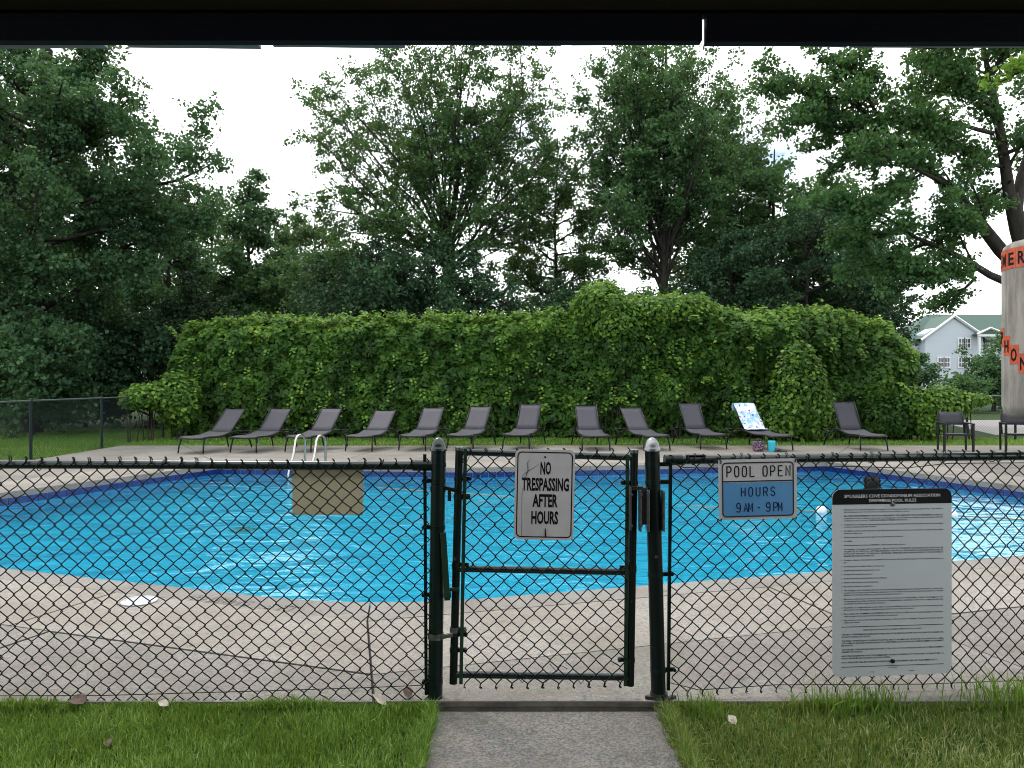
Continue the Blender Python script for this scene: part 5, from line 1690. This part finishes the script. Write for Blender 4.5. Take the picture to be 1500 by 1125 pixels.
tag(link_mesh('shoots', me, LM_vine, hedge), kind='stuff')
# woody core behind the leaves
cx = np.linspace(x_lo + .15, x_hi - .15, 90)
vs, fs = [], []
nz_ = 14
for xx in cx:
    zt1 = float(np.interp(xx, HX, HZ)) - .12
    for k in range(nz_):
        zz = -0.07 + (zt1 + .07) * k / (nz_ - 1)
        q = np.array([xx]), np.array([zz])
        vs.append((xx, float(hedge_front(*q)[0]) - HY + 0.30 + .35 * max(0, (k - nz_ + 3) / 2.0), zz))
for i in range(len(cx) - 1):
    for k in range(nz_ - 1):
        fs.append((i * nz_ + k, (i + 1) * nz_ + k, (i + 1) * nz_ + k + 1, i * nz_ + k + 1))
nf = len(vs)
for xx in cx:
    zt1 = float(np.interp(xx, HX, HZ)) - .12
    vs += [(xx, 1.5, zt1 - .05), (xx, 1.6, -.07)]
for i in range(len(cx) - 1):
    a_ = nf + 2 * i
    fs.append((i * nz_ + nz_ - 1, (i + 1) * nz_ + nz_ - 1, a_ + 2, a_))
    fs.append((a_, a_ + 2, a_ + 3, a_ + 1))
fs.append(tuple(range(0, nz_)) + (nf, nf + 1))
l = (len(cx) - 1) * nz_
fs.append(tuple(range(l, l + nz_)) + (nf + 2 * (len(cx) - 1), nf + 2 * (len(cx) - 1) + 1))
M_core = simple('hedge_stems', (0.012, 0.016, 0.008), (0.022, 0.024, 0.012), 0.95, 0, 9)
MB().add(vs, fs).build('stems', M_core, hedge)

# --- vine bushes on the fences at both ends of the hedge
def vine_bush(name, label, blobs, nleaf, seed, size=(.09, .16), tone=(0, 1), mat=None):
    rng = np.random.default_rng(seed)
    c0 = blobs[0][0]
    root = empty(name, (c0[0], c0[1], -.07), 0, label, 'bush')
    Ps, Ns = [], []
    vol = np.array([b[1][0] * b[1][2] for b in blobs]); vol = vol / vol.sum()
    st = MB()
    for (c, r), f in zip(blobs, vol):
        n = int(nleaf * f)
        d_ = rng.normal(size=(n, 3)); d_ /= np.linalg.norm(d_, axis=1, keepdims=True)
        rad = np.clip(rng.normal(.9, .13, n), .4, 1.12)[:, None]
        p = np.array(c) - np.array([c0[0], c0[1], -.07]) + d_ * rad * np.array(r)
        p[:, 2] = np.maximum(p[:, 2], 0.03)
        Ps.append(p); Ns.append(d_ + np.array([0, -.2, .6]))
        for k in range(4):
            e_ = rng.normal(size=3) * .5
            st.tube([(c[0] - c0[0] + e_[0] * .2, c[1] - c0[1], 0.0), (c[0] - c0[0] + e_[0] * .3, c[1] - c0[1] + .05, (c[2] + .07) * .6), (c[0] - c0[0] + e_[0] * r[0], c[1] - c0[1] + e_[1] * r[1], c[2] + .07 + .4 * r[2] * abs(e_[2]))], [.018, .013, .006], 5)
    P, Nn = np.concatenate(Ps), np.concatenate(Ns)
    rv = tone[0] + (tone[1] - tone[0]) * rng.uniform(0, 1, len(P))
    me = leaves_mesh('foliage', P, rng.uniform(*size, len(P)), rv, Nn, .4, .9)
    tag(link_mesh('foliage', me, mat or LM_vine, root), kind='stuff')
    st.build('stems', M_bark, root)
    return root
vine_bush('vine_bush', 'leafy vine clump hanging over the left fence beside the hedge', [((wx(222, 21.3), 21.3, 1.22), (.75, .5, .38)), ((wx(258, 21.6), 21.6, 1.15), (.6, .55, .75)), ((wx(195, 20.8), 20.8, 1.15), (.35, .35, .25))], 4200, 61, tone=(.15, .95))
vine_bush('vine_bush', 'yellow green vine clump on the right fence beside the chair', [((wx(1385, 21.6), 21.6, 1.0), (.72, .5, .48)), ((wx(1360, 21.4), 21.4, .65), (.42, .4, .68)), ((wx(1425, 21.7), 21.7, 1.12), (.5, .35, .18)), ((wx(1340, 21.6), 21.6, 1.1), (.5, .45, .4))], 4600, 62, tone=(.3, 1))
vine_bush('vine_bush', 'darker vine clump between the hedge and the right fence', [((wx(1318, 21.7), 21.7, .7), (.6, .45, .62)), ((wx(1285, 21.8), 21.8, .7), (.5, .4, .7))], 3600, 63, tone=(0, .55))

vine_bush('rounded_bush', 'rounded leafy bush bulging forward from the right part of the hedge', [((wx(1172, 21.2), 21.25, 1.25), (.72, .6, 1.35)), ((wx(1168, 21.2), 21.2, 2.2), (.42, .4, .5)), ((wx(1150, 21.2), 21.3, .6), (.7, .6, .7)), ((wx(1195, 21.2), 21.3, .7), (.6, .55, .8))], 9000, 64, tone=(.1, .95))
vine_bush('vine_crest', 'bright vine crest spilling over the hedge at its highest point', [((wx(880, 22.2), 22.3, 3.9), (.75, .55, .62)), ((wx(905, 22.2), 22.2, 3.3), (.9, .5, .6)), ((wx(985, 22.2), 22.2, 3.7), (1.3, .5, .42))], 5200, 65, tone=(.3, 1))

# ================================================================ grass
def blades(name, X, Y, Zb, hgt, wid, lean, rng, parent, mat, tone):
    n = len(X)
    az = rng.uniform(0, 2 * np.pi, n)
    la = rng.uniform(0, 2 * np.pi, n)
    ln = np.minimum(np.abs(rng.normal(0, lean, n)), 1.0)
    sx_, sy_ = np.cos(az) * wid / 2, np.sin(az) * wid / 2
    bx1, by1 = X + np.cos(la) * ln * hgt * .35, Y + np.sin(la) * ln * hgt * .35
    tx_, ty_ = X + np.cos(la) * ln * hgt, Y + np.sin(la) * ln * hgt
    zt2 = Zb + hgt * np.sqrt(np.clip(1 - .5 * ln ** 2, .1, 1))
    zm = Zb + hgt * .55
    v = np.stack([np.stack([X - sx_, Y - sy_, Zb], 1), np.stack([X + sx_, Y + sy_, Zb], 1),
                  np.stack([bx1 + sx_ * .8, by1 + sy_ * .8, zm], 1), np.stack([tx_, ty_, zt2], 1), np.stack([bx1 - sx_ * .8, by1 - sy_ * .8, zm], 1)], 1).reshape(-1, 3)
    ix = (np.arange(n)[:, None] * 5 + np.array([0, 1, 2, 0, 2, 4, 4, 2, 3])[None, :]).ravel()
    me = np_mesh(name, v, ix, 3)
    face_attr(me, 'rnd', np.repeat(tone, 3))
    o = link_mesh(name, me, mat, parent)
    return o
LM_grass = leaf_mat('grass_blade', (0.018, 0.068, 0.007), (0.058, 0.175, 0.016), (0.34, 0.46, 0.16), 0.33, 0.5)
LM_dry = leaf_mat('grass_mixed', (0.024, 0.076, 0.010), (0.075, 0.175, 0.024), (0.40, 0.42, 0.20), 0.3, 0.5)
rng = np.random.default_rng(9)
def pn(x, y, s):
    return (np.sin(x * 3.1 * s + 1.3 * np.sin(y * 2.7 * s)) + np.sin(y * 4.3 * s + 1.1 * np.sin(x * 3.7 * s + 2)) + 0.7 * np.sin(x * 8.3 * s - y * 7.1 * s)) / 2.7
# left of the path
n = 62000
X = rng.uniform(-3.4, -0.385, n); Y = 3.87 - rng.uniform(0, 1, n) ** 1.0 * 1.5
tone = np.clip(0.40 + 0.26 * pn(X, Y, 1.9) + rng.normal(0, .3, n), 0, 1)
hg = rng.uniform(.032, .066, n) * (1 + .25 * pn(X, Y, 1.7))
o = blades('grass', X, Y, np.full(n, GZ), hg, rng.uniform(.0032, .0062, n), .6, rng, None, LM_grass, tone)
tag(o, 'lush green lawn left of the path', 'grass', kind='stuff')
n = 56000
X = rng.uniform(0.715, 3.6, n); Y = 3.87 - rng.uniform(0, 1, n) * 1.5
bare = np.clip(pn(X + 2, Y * 1.5, 1.0) * 1.3 - .25, 0, 1)
keep = rng.uniform(0, 1, n) > bare * .55
X, Y, bare = X[keep], Y[keep], bare[keep]; n = len(X)
tone = np.clip(0.40 + .45 * bare + rng.normal(0, .3, n), 0, 1)
hg = rng.uniform(.028, .062, n) * (1 - .4 * bare)
o = blades('grass', X, Y, np.full(n, GZ), hg, rng.uniform(.0032, .006, n), .7, rng, None, LM_dry, tone)
tag(o, 'patchy drier lawn right of the path', 'grass', kind='stuff')
def edge_blades(x0, sgn, seed, mat, label):
    r_ = np.random.default_rng(seed)
    n = 2600
    y = 3.84 - r_.uniform(0, 1.3, n)
    x = x0 - sgn * np.abs(r_.normal(0, .03, n)) + sgn * .018 * np.sin(y * 9) ** 2
    o = blades('grass', x, y, np.full(n, GZ + .012), r_.uniform(.04, .10, n), r_.uniform(.0025, .0042, n), .8, r_, None, mat, np.clip(r_.normal(.5, .25, n), 0, 1))
    tag(o, label, 'grass', kind='stuff')
def kerb_blades(x0, x1, n, seed, mat, label):
    r_ = np.random.default_rng(seed)
    x = r_.uniform(x0, x1, n); y = 3.868 - np.abs(r_.normal(0, .02, n))
    o = blades('grass', x, y, np.full(n, GZ), r_.uniform(.035, .075, n) * (1 + .35 * np.sin(x * 7) * np.sin(x * 2.3 + 1)), r_.uniform(.0032, .006, n), .6, r_, None, mat, np.clip(r_.normal(.42, .28, n), 0, 1))
    tag(o, label, 'grass', kind='stuff')
kerb_blades(-3.4, -.40, 9000, 95, LM_grass, 'grass growing up against the deck edge at left')
kerb_blades(.80, 3.6, 8500, 96, LM_dry, 'grass growing up against the deck edge at right')
edge_blades(-0.385, 1, 91, LM_grass, 'ragged lawn edge along the left side of the path')
edge_blades(0.755, -1, 92, LM_dry, 'ragged lawn edge along the right side of the path')
# weeds against the right fence
def weed(label, px, Y0, n, hmax, spread_, seed):
    r_ = np.random.default_rng(seed)
    x = r_.normal(wx(px, Y0), spread_, n); y = r_.normal(Y0, .05, n)
    hh_ = r_.uniform(.35, 1, n) * hmax
    root = blades('weed_tuft', x, y, np.full(n, GZ + .01), hh_, r_.uniform(.004, .0075, n), .62, r_, None, LM_weed, np.clip(r_.normal(.6, .2, n), 0, 1))
    tag(root, label, 'weed', 'weeds along the right fence')
LM_weed = leaf_mat('weed_blade', (0.04, 0.10, 0.011), (0.085, 0.18, 0.022), (0.19, 0.29, 0.06), 0.35, 0.45)
weed('big tuft of bright weed grass under the rules sign', 1262, 3.84, 330, .18, .17, 71)
weed('tall weed tuft at the right edge of the fence', 1475, 3.90, 260, .21, .12, 72)
weed('small weed tuft right of the silver capped gate post', 1035, 3.82, 150, .12, .05, 73)
# short grass on the strip behind the deck and on the left lawn
n = 60000
X = rng.uniform(-10.2, 14.8, n); Y = rng.uniform(19.58, 22.6, n)
o = blades('grass', X, Y, np.full(n, GZ), rng.uniform(.03, .095, n), rng.uniform(.008, .016, n), .6, rng, None, LM_grass, np.clip(rng.normal(.5, .25, n) + .15 * pn(X, Y, .5), 0, 1))
tag(o, 'grass strip between the deck and the hedge', 'grass', kind='stuff')
n = 60000
X = rng.uniform(-19, -10.0, n); Y = rng.uniform(15.3, 27, n)
o = blades('grass', X, Y, np.full(n, GZ), rng.uniform(.03, .085, n), rng.uniform(.008, .018, n), .6, rng, None, LM_grass, np.clip(rng.normal(.4, .22, n) + .15 * pn(X, Y, .5), 0, 1))
tag(o, 'shaded lawn behind the left fence', 'grass', kind='stuff')

# ================================================================ white house in the distance
YH = 105.0
house = empty('house', (wx(1395, YH), YH, 0), 0, 'white two storey house with green roof beyond the trees', 'house')
hx = house.location.x
def X_(px, Y=YH): return wx(px, Y) - hx
def Z_(py, Y=YH): return wz(py, Y)
M_siding = simple('white_siding', (0.40, 0.44, 0.50), (0.36, 0.40, 0.455), 0.6, 0, 3, 0.4, 0, 'Object', .3, .7, (.02, .02, 3))
M_groof = simple('green_shingles', (0.055, 0.10, 0.082), (0.04, 0.075, 0.062), 0.8, 0, 6)
M_trim = simple('white_trim', (0.6, 0.61, 0.64), None, 0.5)
M_pane = simple('dark_pane', (0.03, 0.035, 0.045), (0.05, 0.055, 0.07), 0.12)
# main block
zE, zR = Z_(500), Z_(455)
MB().box((X_(1430), 6, (zE - .2) / 2), (X_(1560) - X_(1330), 10, zE + .2)).build('wall', M_siding, house)
x0_, x1_ = X_(1318), X_(1572)
MB().add([(x0_, .4, zE), (x1_, .4, zE), (x1_ - 2, 6, zR), (x0_ + 7.0, 6, zR), (x0_, 11.6, zE), (x1_, 11.6, zE)], [(0, 1, 2, 3), (5, 4, 3, 2), (0, 3, 4), (1, 5, 2), (0, 4, 5, 1)]).build('roof', M_groof, house)
# front gable
ga, gb, gp = X_(1352), X_(1436), X_(1393)
zg, zp = Z_(489), Z_(463.5)
MB().add([(ga, -.6, -.1), (gb, -.6, -.1), (gb, -.6, zg), (gp, -.6, zp - .25), (ga, -.6, zg), (ga, 2, -.1), (gb, 2, -.1), (gb, 2, zg), (gp, 2, zp - .25), (ga, 2, zg)],
         [(0, 1, 2, 3, 4), (1, 6, 7, 2), (5, 0, 4, 9), (2, 7, 8, 3), (3, 8, 9, 4)]).build('gable_wall', M_siding, house)
for (q0, q1) in (((X_(1345), zg - .9), (gp, zp)), ((gp, zp), (X_(1445), zg - .9))):
    MB().tube([(q0[0], -.85, q0[1]), (q1[0], -.85, q1[1])], .20, 4).build('gable_trim', M_trim, house)
    MB().add([(q0[0], -.8, q0[1] + .18), (q1[0], -.8, q1[1] + .18), (q1[0], 5, q1[1] + .18), (q0[0], 5, q0[1] + .18)], [(0, 1, 2, 3)]).build('gable_roof', M_groof, house)
# porch gable at right
pa, pb2, pm = X_(1419), X_(1459), X_(1437)
zq, zm_ = Z_(491), Z_(483)
MB().add([(pa, -2, zq), (pb2, -2, zq), (pm, -2, zm_), (pa, 3, zq), (pb2, 3, zq), (pm, 3, zm_)], [(0, 1, 2), (0, 2, 5, 3), (1, 4, 5, 2), (0, 3, 4, 1)]).build('porch_roof', M_groof, house)
MB().tube([(pa - .1, -2.1, zq), (pm, -2.1, zm_ + .1), (pb2 + .1, -2.1, zq)], .17, 4).build('porch_trim', M_trim, house)
MB().box(((pa + pb2) / 2, -2.05, zq - .15), (pb2 - pa, .2, .3)).build('porch_beam', M_trim, house)
for px in (1422, 1456):
    MB().box((X_(px), -1.9, (zq - .3) / 2), (.3, .3, zq - .3)).build('column', M_trim, house)
def window(px, py, w_, h_, y_=-.6):
    o = MB().box((X_(px), y_ - .05, Z_(py)), (w_ + .25, .14, h_ + .25)).build('window', M_trim, house)
    for s in (-1, 1):
        for t in (-1, 1):
            MB().box((X_(px) + s * w_ / 4, y_ - .10, Z_(py) + t * h_ / 4), (w_ / 2 - .1, .08, h_ / 2 - .1)).build('pane', M_pane, o)
for (px, py) in ((1404, 503), (1413, 503), (1374, 531), (1383, 531), (1404, 531), (1413, 531)):
    window(px, py, .72, 1.25)
for (px, py) in ((1443, 503), (1452, 503)):
    window(px, py, .72, 1.0, 1.0)
